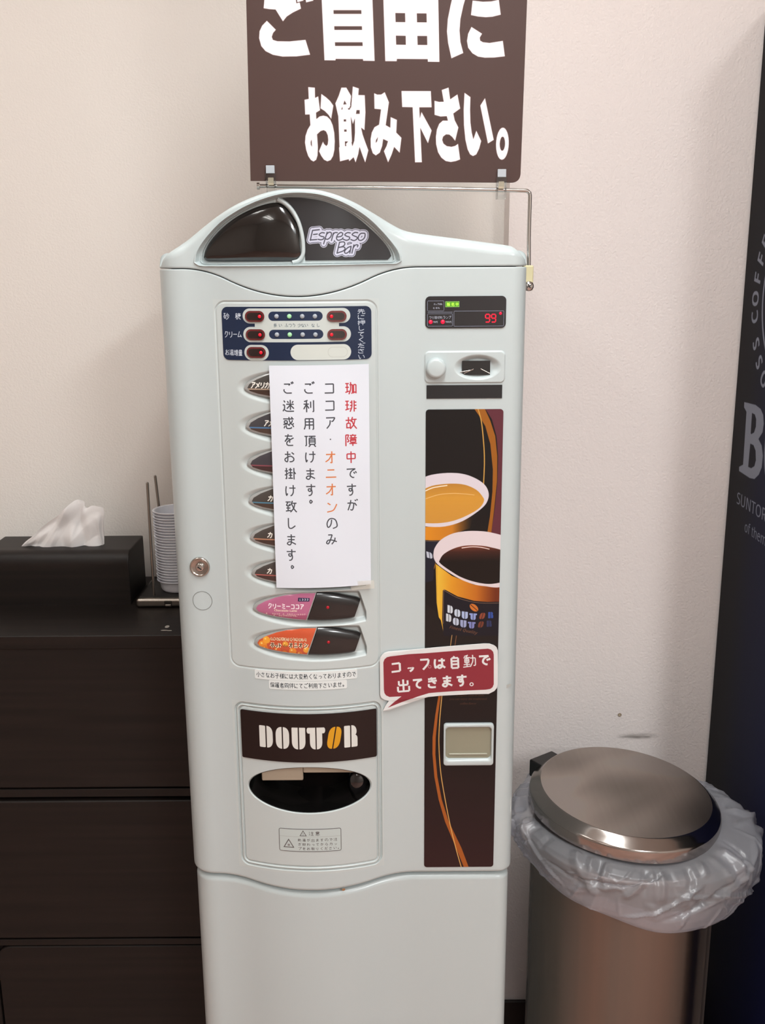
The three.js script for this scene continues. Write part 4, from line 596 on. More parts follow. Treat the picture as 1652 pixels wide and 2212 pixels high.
// ---------------------------------------------------------------- sign above the machine
{
  const ZS = -1.25, BL = onZ(541, 390.5, ZS + 0.006), BRt = onZ(1123.5, 394.5, ZS + 0.006), ex = BRt.clone().sub(BL).normalize(), ey = V(-ex.y, ex.x, 0), Wd = BRt.distanceTo(BL), Ht = 0.42;
  const ppm = 2300, loc = (px, py) => { const p = onZ(px, py, ZS + 0.006).sub(BL); return [p.dot(ex), p.dot(ey)]; };
  const [cv, g] = newCanvas(Wd * ppm, Ht * ppm), M = (px, py) => { const p = loc(px, py); return [p[0] * ppm, (Ht - p[1]) * ppm]; };
  g.fillStyle = '#40261f'; g.fillRect(0, 0, cv.width, cv.height);
  const W = '#e6dce0', B = '#40261f', F = (ox, oy, k, pts, bend, col = W) => fillPoly(g, crop(ox, oy, k)(pts).map((p) => M(p[0], p[1])), col, bend);
  // first line (its upper part is above the picture)
  const a1 = (p, b, c) => F(520, 0, 5.329, p, b, c), a2 = (p, b, c) => F(810, 0, 4.859, p, b, c);
  a1([[285, -160], [262, 95], [330, 106], [400, 110], [485, 247], [530, 190], [600, 145], [693, 100], [660, -60], [620, -160]]);
  a1([[628, -40], [640, 38], [735, 12], [715, -60]], false, B); a1([[640, -40], [650, 26], [722, 7], [706, -60]]); a1([[735, -60], [752, 28], [836, 8], [815, -70]]);
  a1([[300, 238], [404, 343], [372, 380], [357, 425], [370, 458], [420, 474], [560, 476], [745, 458], [798, 630], [640, 650], [480, 652], [370, 632], [285, 590], [235, 530], [210, 440], [215, 360], [245, 295]]);
  a1([[929, -32], [962, 694], [1090, 696], [1092, 678], [1405, 680], [1407, 700], [1540, 702], [1514, -32], [1330, -32], [1385, -150], [1215, -190], [1150, -32]]);
  for (const [x0, x1, y] of [[1066, 1386, 138], [1075, 1393, 322], [1083, 1400, 507]]) a1([[x0, y - 20], [x1, y - 20], [x1 + 2, y + 22], [x0 + 2, y + 22]], false, B);
  a2([[85, -40], [106, 642], [226, 643], [229, 619], [551, 621], [553, 648], [675, 650], [662, -40], [440, -40], [437, -190], [308, -190], [312, -40]]);
  for (const [x, y] of [[212, 137], [437, 140], [218, 375], [443, 377]]) a2([[x, y], [x + 102, y + 1], [x + 104, y + 95], [x + 3, y + 94]], false, B);
  a2([[840, -150], [790, 60], [762, 200], [753, 330], [765, 450], [800, 613], [925, 557], [895, 440], [886, 320], [895, 200], [925, 60], [975, -110]]);
  a2([[1022, 5], [1005, 158], [1080, 174], [1160, 181], [1230, 176], [1318, 154], [1298, -2], [1220, 14], [1130, 18]]);
  a2([[1010, 282], [1122, 354], [1098, 395], [1102, 425], [1130, 443], [1200, 450], [1340, 428], [1361, 591], [1250, 604], [1150, 606], [1080, 595], [1020, 560], [975, 500], [963, 430], [975, 355]]);
  // second line
  const b1 = (p, b, c) => F(640, 170, 6.883, p, b, c), b2 = (p, b, c) => F(860, 170, 6.354, p, b, c);
  b1([[175, 125], [275, 132], [278, 285], [325, 262], [352, 470], [293, 505], [297, 600], [345, 560], [400, 548], [455, 562], [505, 610], [540, 690], [563, 800], [571, 930], [565, 1060], [545, 1150], [510, 1210], [460, 1230], [410, 1205], [370, 1150], [335, 1078], [395, 935], [412, 970], [445, 1000], [465, 975], [473, 910], [465, 840], [440, 785], [405, 765], [360, 780], [308, 828], [320, 1020], [315, 1140], [295, 1205], [255, 1233], [215, 1210], [175, 1150], [145, 1060], [127, 950], [135, 850], [165, 760], [207, 690], [197, 532], [130, 535], [120, 312], [183, 300]]);
  b1([[226, 905], [213, 940], [215, 980], [231, 1012]], false, B);
  b1([[370, 225], [440, 275], [500, 330], [550, 400], [518, 600], [475, 535], [420, 480], [357, 440]]);
  b1([[668, 132], [742, 132], [815, 258], [800, 380], [812, 440], [838, 115], [928, 145], [921, 242], [1016, 245], [1027, 500], [1012, 765], [962, 728], [985, 830], [1020, 930], [1070, 1065], [1023, 1248], [985, 1150], [938, 1015], [920, 1120], [880, 1246], [850, 1168], [785, 1228], [778, 1198], [647, 1230], [633, 1022], [640, 1018], [622, 560], [578, 368], [630, 250]]);
  b1([[716, 325], [745, 380], [697, 384]], false, B); b1([[682, 415], [686, 455], [668, 458]], false, B); b1([[768, 435], [782, 445], [803, 400], [815, 258], [826, 262], [815, 400], [793, 458], [768, 458]], false, B); b1([[895, 468], [940, 468], [940, 522], [886, 522]], false, B);
  b1([[810, 565], [840, 675], [868, 590], [870, 800], [860, 920], [832, 1005], [820, 950], [826, 935]], false, B);
  for (const [x, y] of [[704, 606], [711, 757]]) b1([[x, y], [x + 34, y], [x + 34, y + 29], [x, y + 29]], false, B); b1([[722, 933], [768, 933], [735, 970], [742, 1000], [724, 1003]], false, B);
  b1([[1155, 215], [1200, 235], [1260, 235], [1313, 200], [1376, 350], [1328, 690], [1395, 728], [1400, 570], [1494, 612], [1485, 800], [1562, 878], [1535, 1102], [1453, 1015], [1415, 1130], [1363, 1245], [1300, 1078], [1340, 1000], [1360, 930], [1290, 898], [1275, 1000], [1240, 1100], [1180, 1142], [1135, 1110], [1105, 1020], [1102, 900], [1120, 800], [1160, 720], [1228, 682], [1257, 457], [1160, 447]]);
  b1([[1211, 868], [1185, 910], [1178, 955], [1200, 930]], false, B);
  b2([[43, 168], [447, 170], [458, 393], [288, 394], [295, 545], [318, 455], [458, 710], [407, 888], [302, 675], [324, 1148], [229, 1148], [196, 393], [53, 389]]);
  b2([[595, 155], [690, 120], [712, 282], [812, 215], [850, 410], [755, 478], [775, 570], [825, 670], [780, 855], [740, 800], [700, 768], [655, 765], [615, 795], [603, 840], [620, 890], [665, 925], [730, 935], [780, 922], [820, 893], [849, 1108], [790, 1132], [720, 1144], [650, 1130], [590, 1085], [545, 1010], [518, 900], [515, 800], [528, 700], [560, 620], [610, 575], [680, 575], [665, 515], [580, 520], [497, 497], [496, 303], [560, 318], [623, 315]]);
  b2([[908, 192], [990, 252], [985, 420], [990, 600], [1008, 740], [1030, 830], [1070, 712], [1138, 855], [1110, 960], [1070, 1040], [1025, 1062], [985, 1040], [950, 970], [920, 840], [900, 640], [896, 430]]);
  b2([[1190, 264], [1310, 840], [1229, 890], [1124, 368]]);
  { const c = M(860 + 1428 / 6.354, 170 + 893 / 6.354), u = ppm * 0.00063; g.fillStyle = W; g.beginPath(); g.ellipse(c[0], c[1], 12.2 * u, 29 * u, 0, 0, 7); g.fill(); g.fillStyle = B; g.beginPath(); g.ellipse(c[0], c[1], 5 * u, 12.5 * u, 0, 0, 7); g.fill(); }
  const r = 0.011, sh = new THREE.Shape(); sh.moveTo(0, 0); sh.lineTo(Wd - r, 0); sh.quadraticCurveTo(Wd, 0, Wd, r); sh.lineTo(Wd, Ht); sh.lineTo(0, Ht); sh.closePath();
  const bg = new THREE.ExtrudeGeometry(sh, { depth: 0.003, bevelEnabled: false, curveSegments: 8 }), uv = bg.attributes.uv, pp = bg.attributes.position;
  for (let i = 0; i < pp.count; i++) uv.setXY(i, pp.getX(i) / Wd, pp.getY(i) / Ht);
  const board = single('sign_board', bg, std(0xffffff, 0.62, { map: canvasTex(cv) }), 'brown sign board with large white characters held above the machine by clips', 'sign');
  board.position.copy(BL); board.position.z = ZS + 0.003; board.rotation.z = Math.atan2(ex.y, ex.x);
  // chrome rod with its bracket on the machine's side
  const st = thing('sign_stand', 'thin chrome rod stand with cream bracket on the right side of the coffee machine', 'stand');
  const q = (x, y) => onZ(x, y, ZS), A = q(1142, 600), B0 = q(1144.5, 424), C0 = q(1134, 411.5), D = q(558, 401.5), pts = [A, V(B0.x, (A.y + B0.y) / 2, ZS), B0];
  for (let k = 1; k <= 6; k++) { const t = k / 7; pts.push(V(lerp(lerp(B0.x, B0.x + 0.0004, t), lerp(B0.x + 0.0004, C0.x, t), t), lerp(lerp(B0.y, C0.y, t), C0.y, t), ZS)); }
  pts.push(C0, q(900, 406.5), D);
  const path = new THREE.CurvePath(); for (let k = 1; k < pts.length; k++) path.add(new THREE.LineCurve3(pts[k - 1], pts[k]));
  part('rod', new THREE.TubeGeometry(path, 120, 0.0024, 12), chrome, st);
  const cap = new THREE.CylinderGeometry(0.0044, 0.0044, 0.0032, 20); cap.rotateZ(Math.PI / 2); cap.translate(D.x, D.y, ZS); part('end_cap', cap, chrome, st);
  const bt = q(1143, 573), bb = q(1142, 628), bx = (XR + q(1150.5, 600).x) / 2, bw = q(1150.5, 600).x - XR, br = boxM(bw, bt.y - bb.y, 0.016, 0.002); br.translate(bx + 0.0003, (bt.y + bb.y) / 2, ZS - 0.004); part('bracket', br, std(0xcfc79f, 0.5), st, 'cream bracket');
  const sp = q(1141, 618), scr = new THREE.SphereGeometry(0.0062, 24, 12, 0, Math.PI * 2, 0, Math.PI / 2); scr.rotateX(Math.PI / 2); scr.scale(1, 1, 0.55); const sc = part('screw', scr.translate(sp.x, sp.y, ZS + 0.004), chrome, st);
  const sl = mergeGeometries([boxM(0.006, 0.0012, 0.001, 0), boxM(0.0012, 0.006, 0.001, 0)]); sl.rotateZ(0.5); sl.translate(sp.x, sp.y, ZS + 0.0073); part('cross_slot', sl, blackMat, sc);
  // clear clips
  const clear = phys(0xf4f6f6, 0.08, { transmission: 1, thickness: 0.002, ior: 1.49 }), frost = phys(0xb9bec4, 0.3, { transparent: true, opacity: 0.86 });
  for (const [px, rodY, which] of [[586.5, 402, 'left'], [1081, 410, 'right']]) {
    const c = q(px, rodY), t = thing('sign_clip', which === 'left' ? 'clear plastic clip gripping the left end of the brown sign board' : 'clear plastic clip gripping the right end of the brown sign board', 'clip'); t.position.set(c.x, c.y, ZS);
    const u = 1 / 1640, B = (n, x, y, w, h, z, d, m, l) => { const b = boxM(w * u, h * u, d, 0.0006); b.translate(x * u, y * u, z); return part(n, b, m, t, l); };
    B('jaw', 0, 30, 17, 15, 0.009, 0.0035, frost, 'frosted grey jaw'); B('front_plate', 0, 14, 20, 17, 0.009, 0.003, clear);
    B('side_wall', -8.5, -2, 3, 34, 0.005, 0.009, clear); B('side_wall', 8.5, -2, 3, 34, 0.005, 0.009, clear); B('back_plate', 0, 4, 14, 44, -0.0045, 0.0015, clear);
    B('spring_tab', 0, 8, 11, 14, 0.0062, 0.0012, std(0xdccdb2, 0.5), 'cream tab'); B('tail', 0, -15, 15, 8, 0.006, 0.002, clear);
  }
}
// ---------------------------------------------------------------- dark cabinet on the left with what stands on it
const TOPY = EYE - 0.535, wood = (() => {
  const n = noiseFn(21), f = (u, v) => { const q = 0.7 * n(u, v, 3, 90) + 0.3 * n(u + 0.4, v, 8, 200), m = 0.75 + 0.5 * q; return [0.105 * m, 0.083 * m, 0.073 * m]; };
  return (k, rough) => phys(0xffffff, rough + 0.06, { specularIntensity: 0.6, map: dataTex(256, k ? f : (u, v) => f(v, u), 1 / 0.6, true) });
})();
{
  const cf = onY(395, 1372, TOPY).z, xr = -0.05, xl = -1.35, c = thing('cabinet', 'dark brown wooden chest of drawers beside the coffee machine', 'cabinet'), m = wood(1, 0.42), topM = wood(1, 0.36);
  const B = (n, x0, x1, y0, y1, z0, z1, mm = m, r = 0.002, l) => { const b = boxM(x1 - x0, y1 - y0, z1 - z0, r); b.translate((x0 + x1) / 2, (y0 + y1) / 2, (z0 + z1) / 2); planarUV(b); return part(n, b, mm, c, l); };
  const zr = ZB - 0.004, mx = XL - 0.004, yAt = (py) => onZ(200, py, cf).y;
  B('top_board', xl, mx, TOPY - 0.022, TOPY, RECESS + 0.004, cf, topM);
  B('carcass', xl + 0.004, mx - 0.004, 0.012, TOPY - 0.022, RECESS + 0.006, cf - 0.022, m);
  const rails = [[1378, 1704], [1729, 2029]];
  for (const [a, b] of rails) B('drawer', xl + 0.006, mx - 0.003, yAt(b), yAt(a) - 0.003, cf - 0.022, cf - 0.003, m, 0.003);
  for (const [a, b] of [[1708, 1725], [2033, 2046]]) B('rail', xl + 0.006, mx - 0.003, yAt(b), yAt(a), cf - 0.022, cf - 0.005, m, 0.001);
  // lowest front has rounded corners
  const px = onZ(4, 2150, cf).x, y1 = yAt(2050), r = 0.026, sh = new THREE.Shape(), x1 = mx - 0.003; sh.moveTo(px, 0.03); sh.lineTo(x1, 0.03); sh.lineTo(x1, y1); sh.lineTo(px + r, y1); sh.quadraticCurveTo(px, y1, px, y1 - r); sh.closePath();
  const lg = new THREE.ExtrudeGeometry(sh, { depth: 0.012, bevelEnabled: true, bevelThickness: 0.002, bevelSize: 0.002, bevelSegments: 2, curveSegments: 10 }); lg.translate(0, 0, cf - 0.018); part('door', lg, m, c, 'lowest front with a rounded corner');
  B('door', xl + 0.006, px - 0.006, 0.03, y1, cf - 0.022, cf - 0.006, m, 0.003);
  for (const [cx, cy, rx, rz] of [[361, 1354, 0.0035, 0.006], [355, 1362, 0.006, 0.002], [366, 1362.5, 0.004, 0.0018]]) { const p = onY(cx, cy, TOPY), s = new THREE.CircleGeometry(1, 9); s.rotateX(-Math.PI / 2); s.rotateY(cx); s.scale(rx, 1, rz); s.translate(p.x, TOPY + 0.0003, p.z); part('paint_chip', s, std(0xb9b2aa, 0.7), c, 'pale chip in the dark finish'); }
}
{
  // tissue box cover
  const z1 = onY(283, 1305, TOPY).z, z0 = RECESS + 0.012 > z1 - 0.105 ? RECESS + 0.012 : z1 - 0.105, h = 0.088, x1 = onZ(283, 1290, z1).x, x0 = x1 - 0.245, r = 0.02, y0 = TOPY;
  const t = thing('tissue_box', 'dark wooden tissue box cover on top of the cabinet', 'tissue box'), s = new THREE.Shape(); s.moveTo(-z1, 0); s.lineTo(-z0, 0); s.lineTo(-z0, h); s.lineTo(-z1 + r, h); s.absarc(-z1 + r, h - r, r, Math.PI / 2, Math.PI, false); s.closePath();
  const g = new THREE.ExtrudeGeometry(s, { depth: x1 - x0 - 0.004, bevelEnabled: true, bevelThickness: 0.002, bevelSize: 0.0015, bevelSegments: 2, curveSegments: 12 }); g.rotateY(Math.PI / 2); g.translate(x0 + 0.002, y0 + 0.0015, 0); g.computeVertexNormals(); planarUV(g);
  part('cover', g, wood(1, 0.4), t);
  const p = onY(238, 1181, y0 + h), sx = p.x - 0.065, slot = new THREE.CylinderGeometry(1, 1, 0.0006, 40); slot.scale(0.078, 1, 0.0075); slot.translate(sx, y0 + h + 0.0015, p.z); part('slot', slot, std(0x050404, 0.9), t);
  // tissue pulled up through the slot
  const zt = p.z, W = (px, py) => { const q = onZ(px, py, zt); return [q.x, q.y]; };
  const top = resample([[43, 1184], [58, 1168], [75, 1155], [92, 1138], [107, 1126], [135, 1106], [152, 1089], [168, 1077.5], [178, 1079], [185, 1083], [185, 1091], [189, 1096], [200, 1091], [212, 1093], [223, 1096], [226, 1108], [224, 1130], [223, 1160], [223, 1183]].map((a) => W(...a)), 80);
  const bot = resample([[43, 1186], [75, 1187], [130, 1188], [180, 1187.5], [223, 1185]].map((a) => W(...a)), 80);
  const tri = (x) => Math.abs(((x % 1) + 1) % 1 - 0.5) * 2, P = [];
  const cr = noiseFn(61), bump = (x) => Math.max(0, 1 - Math.abs(x)); const fold = (s, t) => 0.006 * bump((s - 0.52 - 0.22 * (0.6 - t)) / 0.1) - 0.005 * bump((s - 0.7 + 0.25 * (t - 0.3)) / 0.07) + 0.004 * bump((s - 0.36 - 0.1 * t) / 0.12) - 0.004 * bump((s - 0.2 - 0.2 * t) / 0.06) + 0.004 * bump((t - 0.75 + 0.3 * (s - 0.8)) / 0.12) * smooth(s, 0.65, 0.8) + 0.008 * (cr(s, t * 0.5, 7, 7) - 0.5) + 0.010 * t * Math.sin(s * 4) + 0.004 * (tri(s * 3.1 - t * 0.7 + 0.3) - 0.5);
  for (let j = 0; j <= 40; j++) { const t = j / 40, r = []; for (let i = 0; i <= 80; i++) { const s = i / 80; r.push([lerp(bot[i][0], top[i][0], t), Math.max(lerp(bot[i][1], top[i][1], t), y0 + h + 0.0008), zt + 0.004 + fold(s, t)]); } P.push(r); }
  const Q = P.map((r) => r.map((a) => [a[0], a[1], a[2] - 0.0025])).map((r) => r.slice().reverse());
  single('tissue', mergeGeometries([gridGeo(P), gridGeo(Q)]), phys(0xf2eeec, 0.95, { side: THREE.DoubleSide, transmission: 0.25, thickness: 0 }), 'white tissue pulled up out of the dark tissue box', 'tissue');
}
{
  // rod holder with nested insert cups
  const zf = onY(330, 1313, TOPY).z, xL = onZ(293, 1302, zf).x, xR = XL - 0.004 + 0.07, hB = 0.0155, steelB = std(0x9b948c, 0.3, { metalness: 1 });
  const st = thing('cup_holder', 'low metal tray with upright steel rods holding a stack of white cups', 'holder');
  const x1 = xL + 0.132, b = boxM(x1 - xL, hB, 0.115, 0.005); b.translate((xL + x1) / 2, TOPY + hB / 2, zf - 0.0575); part('tray', b, steelB, st); const pad = boxM(x1 - xL - 0.01, 0.0012, 0.1, 0.0004); pad.translate((xL + x1) / 2, TOPY + hB + 0.0002, zf - 0.0585); part('tray_pad', pad, std(0x1a1715, 0.5), st, 'dark pad on the tray');
  const lp = onZ(363, 1303, zf), sl = boxM(0.0125, 0.0075, 0.0016, 0.0004); sl.translate(lp.x, lp.y, zf); const lt = part('latch', sl, std(0x4a4642, 0.4, { metalness: 0.8 }), st); const tb = boxM(0.0105, 0.004, 0.0026, 0.001); tb.translate(lp.x, lp.y - 0.004, zf); part('latch_tab', tb, steelB, lt);
  const rod = (ax, ay, bx, by, z, r = 0.0023) => { const A = onZ(ax, ay, z), B = onZ(bx, by, z), base = V(lerp(A.x, B.x, (A.y - TOPY - hB) / (A.y - B.y)), TOPY + hB - 0.002, z), c = new THREE.LineCurve3(base, A), g = new THREE.TubeGeometry(c, 1, r, 14), e = new THREE.SphereGeometry(r, 14, 8); e.translate(A.x, A.y, A.z); part('rod', mergeGeometries([g, e]), steelB, st); return base; };
  const z1 = zf - 0.018, z2 = zf - 0.095; rod(318, 1044, 333, 1290, z1); rod(335, 1029, 343, 1095, z2);
  const cz = zf - 0.055, R = 0.0365, cupX = (t) => lerp(onZ(343, 1280, cz).x, onZ(331, 1110, cz).x, t) + R;
  for (const z of [z1, z2]) { const g = new THREE.CylinderGeometry(0.0023, 0.0023, 0.2, 14); g.translate(cupX(0) + 0.046, TOPY + hB + 0.098, z); part('rod', g, steelB, st); }
  const H = 0.021, pf = [[0.0001, 0], [0.026, 0], [0.0285, 0.0012], [0.030, 0.004], [0.0325, H - 0.006], [0.0335, H - 0.0022], [R, H - 0.0018], [R + 0.0002, H - 0.0008], [R - 0.0002, H], [0.0335, H - 0.0002], [0.0325, H - 0.001], [0.0312, H - 0.006], [0.029, 0.0044], [0.0275, 0.0022], [0.0001, 0.0012]];
  const cup = new THREE.LatheGeometry(pf.map((q) => new THREE.Vector2(...q)), 56), cupM = phys(0xe4e6ee, 0.35, { clearcoat: 0.3, clearcoatRoughness: 0.2 });
  const ones = ['', 'first', 'second', 'third', 'fourth', 'fifth', 'sixth', 'seventh', 'eighth', 'ninth', 'tenth', 'eleventh', 'twelfth', 'thirteenth', 'fourteenth', 'fifteenth', 'sixteenth', 'seventeenth', 'eighteenth', 'nineteenth'], ordinal = (k) => (k < 20 ? ones[k] : k === 20 ? 'twentieth' : 'twenty-' + ones[k - 20]);
  const n = 26, y0 = TOPY + hB + 0.0006, yTop = onZ(350, 1104, cz).y - H + 0.004, pitch = (yTop - y0) / (n - 1);
  const first = single('insert_cup', cup, cupM, 'lowest white plastic insert cup resting on the metal tray', 'cup', 'white insert cups nested in the rod holder');
  for (let i = 0; i < n; i++) {
    const o = i ? first.clone() : first; if (i) { o.name = numbered('insert_cup'); scene.add(o); }
    o.position.set(cupX(i / (n - 1)) + Math.sin(i * 2.7) * 0.0003, y0 + i * pitch, cz + Math.cos(i * 1.9) * 0.0003); o.rotation.z = 0.02 + Math.sin(i * 1.7) * 0.004;
    o.userData = { ...o.userData, label: i === 0 ? first.userData.label : i === n - 1 ? 'topmost white plastic insert cup of the stack, open at the top beside the steel rods' : 'white insert cup rim, ' + ordinal(n - i) + ' from the top of the stack on the metal tray' };
  }
}
// ---------------------------------------------------------------- steel bin with its lid and liner
{
  const cx = 0.375, cz = -1.378, R = 0.1425, lidY = EYE - 0.781;
  const t = thing('trash_bin', 'round brushed steel pedal bin with a shiny lid next to the coffee machine', 'bin');
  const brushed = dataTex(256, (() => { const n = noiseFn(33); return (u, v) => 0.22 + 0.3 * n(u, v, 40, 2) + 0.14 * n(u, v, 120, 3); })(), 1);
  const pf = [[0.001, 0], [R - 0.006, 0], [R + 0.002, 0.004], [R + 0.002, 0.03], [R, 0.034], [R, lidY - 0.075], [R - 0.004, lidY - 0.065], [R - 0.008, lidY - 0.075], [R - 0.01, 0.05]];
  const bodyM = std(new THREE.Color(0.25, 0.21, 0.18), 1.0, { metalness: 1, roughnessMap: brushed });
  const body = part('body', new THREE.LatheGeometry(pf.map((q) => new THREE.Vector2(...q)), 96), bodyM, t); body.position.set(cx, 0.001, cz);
  const Lr = 0.1465, lid = [[0.0001, 0.0035], [0.06, 0.0032], [0.11, 0.0022], [0.1305, 0.001]], rim = [[0.1305, 0.001], [0.1325, 0.0], [0.137, -0.0042], [0.1432, -0.0098], [0.1446, -0.0108], [0.1457, -0.0124], [Lr, -0.015], [Lr + 0.0003, -0.03], [Lr - 0.002, -0.0315], [Lr - 0.005, -0.02]];
  const lidMap = dataTex(256, (() => { const n = noiseFn(55); return (u, v) => 0.42 + 0.2 * n(u, v, 3, 6) + 0.05 * n(u, v, 120, 3); })(), 3.2);
  const lidTint = dataTex(256, (() => { const n = noiseFn(56); return (u, v) => { const q = 0.72 + 0.26 * n(u, v, 3, 4) + 0.16 * n(u + v, v, 7, 5) + 0.02 * n(u, v, 90, 5); return [q, q * 0.985, q * 0.97]; }; })(), 3.1, true);
  const lt = new THREE.LatheGeometry(lid.map((q) => new THREE.Vector2(...q)), 96); planarUV(lt);
  const l = part('lid', lt, std(new THREE.Color(0.42, 0.385, 0.36), 0.75, { metalness: 1, roughnessMap: lidMap, map: lidTint }), t, 'brushed lid top'); l.position.set(cx, lidY, cz); l.rotation.set(0.03, 0, -0.07);
  part('lid_rim', new THREE.LatheGeometry(rim.map((q) => new THREE.Vector2(...q)), 128), std(0xa9a29d, 0.17, { metalness: 1 }), l, 'polished bevelled rim');
  const hp = onZ(1188, 1645, cz - 0.085), hg = boxM(0.052, 0.03, 0.045, 0.003); hg.rotateY(0.62); hg.translate(hp.x, hp.y - 0.012, hp.z); part('hinge', hg, std(0x0d0c0c, 0.4), t, 'black hinge block');
  // liner: a cuff of thin bag folded out over the rim
  const tri = (x) => Math.abs(((x % 1) + 1) % 1 - 0.5) * 2, TAU = Math.PI * 2, per = (pts) => { const p = [...pts.map((q) => [q[0] - 360, q[1]]), ...pts, ...pts.map((q) => [q[0] + 360, q[1]])], f = (x) => { let i = 0; while (p[i + 1][0] < x) i++; return lerp(p[i][1], p[i + 1][1], (x - p[i][0]) / (p[i + 1][0] - p[i][0])); }, g = curve(p); return (d) => lerp(g(d), f(d), 0.7); };
  // angles in degrees: 0 = right, 90 = towards the camera, 180 = left, 270 = wall
  const out = per([[0, 0.058], [20, 0.061], [48, 0.044], [75, 0.03], [100, 0.027], [128, 0.028], [155, 0.026], [178, 0.034], [200, 0.032], [235, 0.02], [270, 0.01], [305, 0.012], [335, 0.035]]);
  const hem = per([[0, 0.535], [22, 0.528], [48, 0.533], [75, 0.543], [100, 0.556], [128, 0.572], [155, 0.588], [178, 0.602], [200, 0.602], [235, 0.6], [270, 0.57], [305, 0.55], [335, 0.53]]);
  const cuffY = per([[0, 0.648], [22, 0.643], [48, 0.636], [75, 0.634], [100, 0.637], [128, 0.643], [155, 0.644], [178, 0.64], [200, 0.65], [235, 0.655], [270, 0.643], [305, 0.643], [335, 0.655]]);
  const rows = [], nA = 480, prof = [[0.0, -0.012, 0.0], [0.0, -0.004, 0.02], [0.22, 0.0, 0.03], [0.5, 0, 0.06], [0.8, 0, 0.11], [0.96, 0, 0.19], [1.0, 0, 0.32], [1.0, 0, 0.46], [0.97, 0, 0.62], [0.9, 0, 0.78], [0.78, 0, 0.92], [0.64, 0, 1.0], [0.56, 0, 0.985], [0.53, 0, 0.9], [0.58, 0, 0.78], [0.66, 0, 0.64]];
  const fine = []; for (let k = 0; k < prof.length - 1; k++) for (let m = 0; m < 5; m++) fine.push([0, 1, 2].map((q) => lerp(prof[k][q], prof[k + 1][q], m / 5))); fine.push(prof[prof.length - 1]);
  const wr = noiseFn(91), rnd = rng(17), TA = Math.PI * 2;
  // long creases: each runs from one place on the cuff to another and lifts a sharp narrow ridge
  const creases = Array.from({ length: 34 }, () => { const a0 = rnd(), long = rnd() < 0.65; return { a0, a1: a0 + (rnd() - 0.5) * (long ? 0.34 : 0.1), s0: rnd() * 0.6 - 0.1, s1: 0.3 + rnd() * 0.8, w: 0.006 + rnd() * 0.011, h: (rnd() < 0.7 ? 1 : -1) * (0.0025 + rnd() * 0.004) }; });
  const ridge = (a, s) => { let v = 0; for (const c of creases) { const t = (s - c.s0) / (c.s1 - c.s0); if (t < -0.05 || t > 1.05) continue; let d = a - lerp(c.a0, c.a1, t); d -= Math.round(d); const q = Math.abs(d) / c.w; if (q < 1) v += c.h * (1 - q) * smooth(t, -0.05, 0.12) * (1 - smooth(t, 0.8, 1.05)); } return v; };
  for (let i = 0; i < 46; i++) { const a0 = rnd(); creases.push({ a0, a1: a0 + (rnd() - 0.5) * 0.05, s0: -0.15, s1: 0.12 + rnd() * 0.4, w: 0.004 + rnd() * 0.006, h: (rnd() < 0.6 ? 1 : -1) * (0.002 + rnd() * 0.003) }); }
  for (let i = 0; i < 70; i++) { const a0 = rnd(), s0 = rnd() * 0.8; creases.push({ a0, a1: a0 + (rnd() - 0.5) * 0.12, s0, s1: s0 + 0.15 + rnd() * 0.4, w: 0.0028 + rnd() * 0.0035, h: (rnd() < 0.75 ? 1 : -1) * (0.0012 + rnd() * 0.0022) }); }
  fine.forEach((f, k) => {
    const r = []; for (let i = 0; i <= nA; i++) {
      const a = (i % nA) / nA, d = a * 360, th = a * TA, o = out(d), top = cuffY(d), bt = hem(d), s = f[2], amt = smooth(s, 0.03, 0.25), outside = k < 56 ? 1 : 0.4;
      const big = (wr(a, s * 0.5, 9, 5) - 0.5) * 0.009 + (wr(a, s * 0.5, 21, 11) - 0.5) * 0.003;
      const rr = R + 0.001 + f[1] + o * f[0] + (ridge(a, s) + big) * amt * outside * (0.5 + o / 0.07);
      const y = lerp(top + 0.006, bt, s) + (wr(a, 0.3, 13, 4) - 0.5) * 0.02 * s + (wr(a, s, 17, 5) - 0.5) * 0.012 * amt * (1 - s);
      r.push([cx + Math.cos(th) * rr, y + (ridge(a, s) * 1.1 + big * 0.4) * smooth(s, 0.02, 0.06) * (1 - smooth(s, 0.15, 0.4)) * outside, cz + Math.sin(th) * rr]);
    }
    rows.push(r);
  });
  const bagM = phys(0xe2e2e8, 0.3, { transmission: 0.78, thickness: 0, side: THREE.DoubleSide, clearcoat: 0.3, clearcoatRoughness: 0.3 });
  single('bin_liner', gridGeo(rows, (p) => [p[0], p[1]], true), bagM, 'crumpled translucent white bin bag folded out over the rim of the steel bin', 'bag');
}
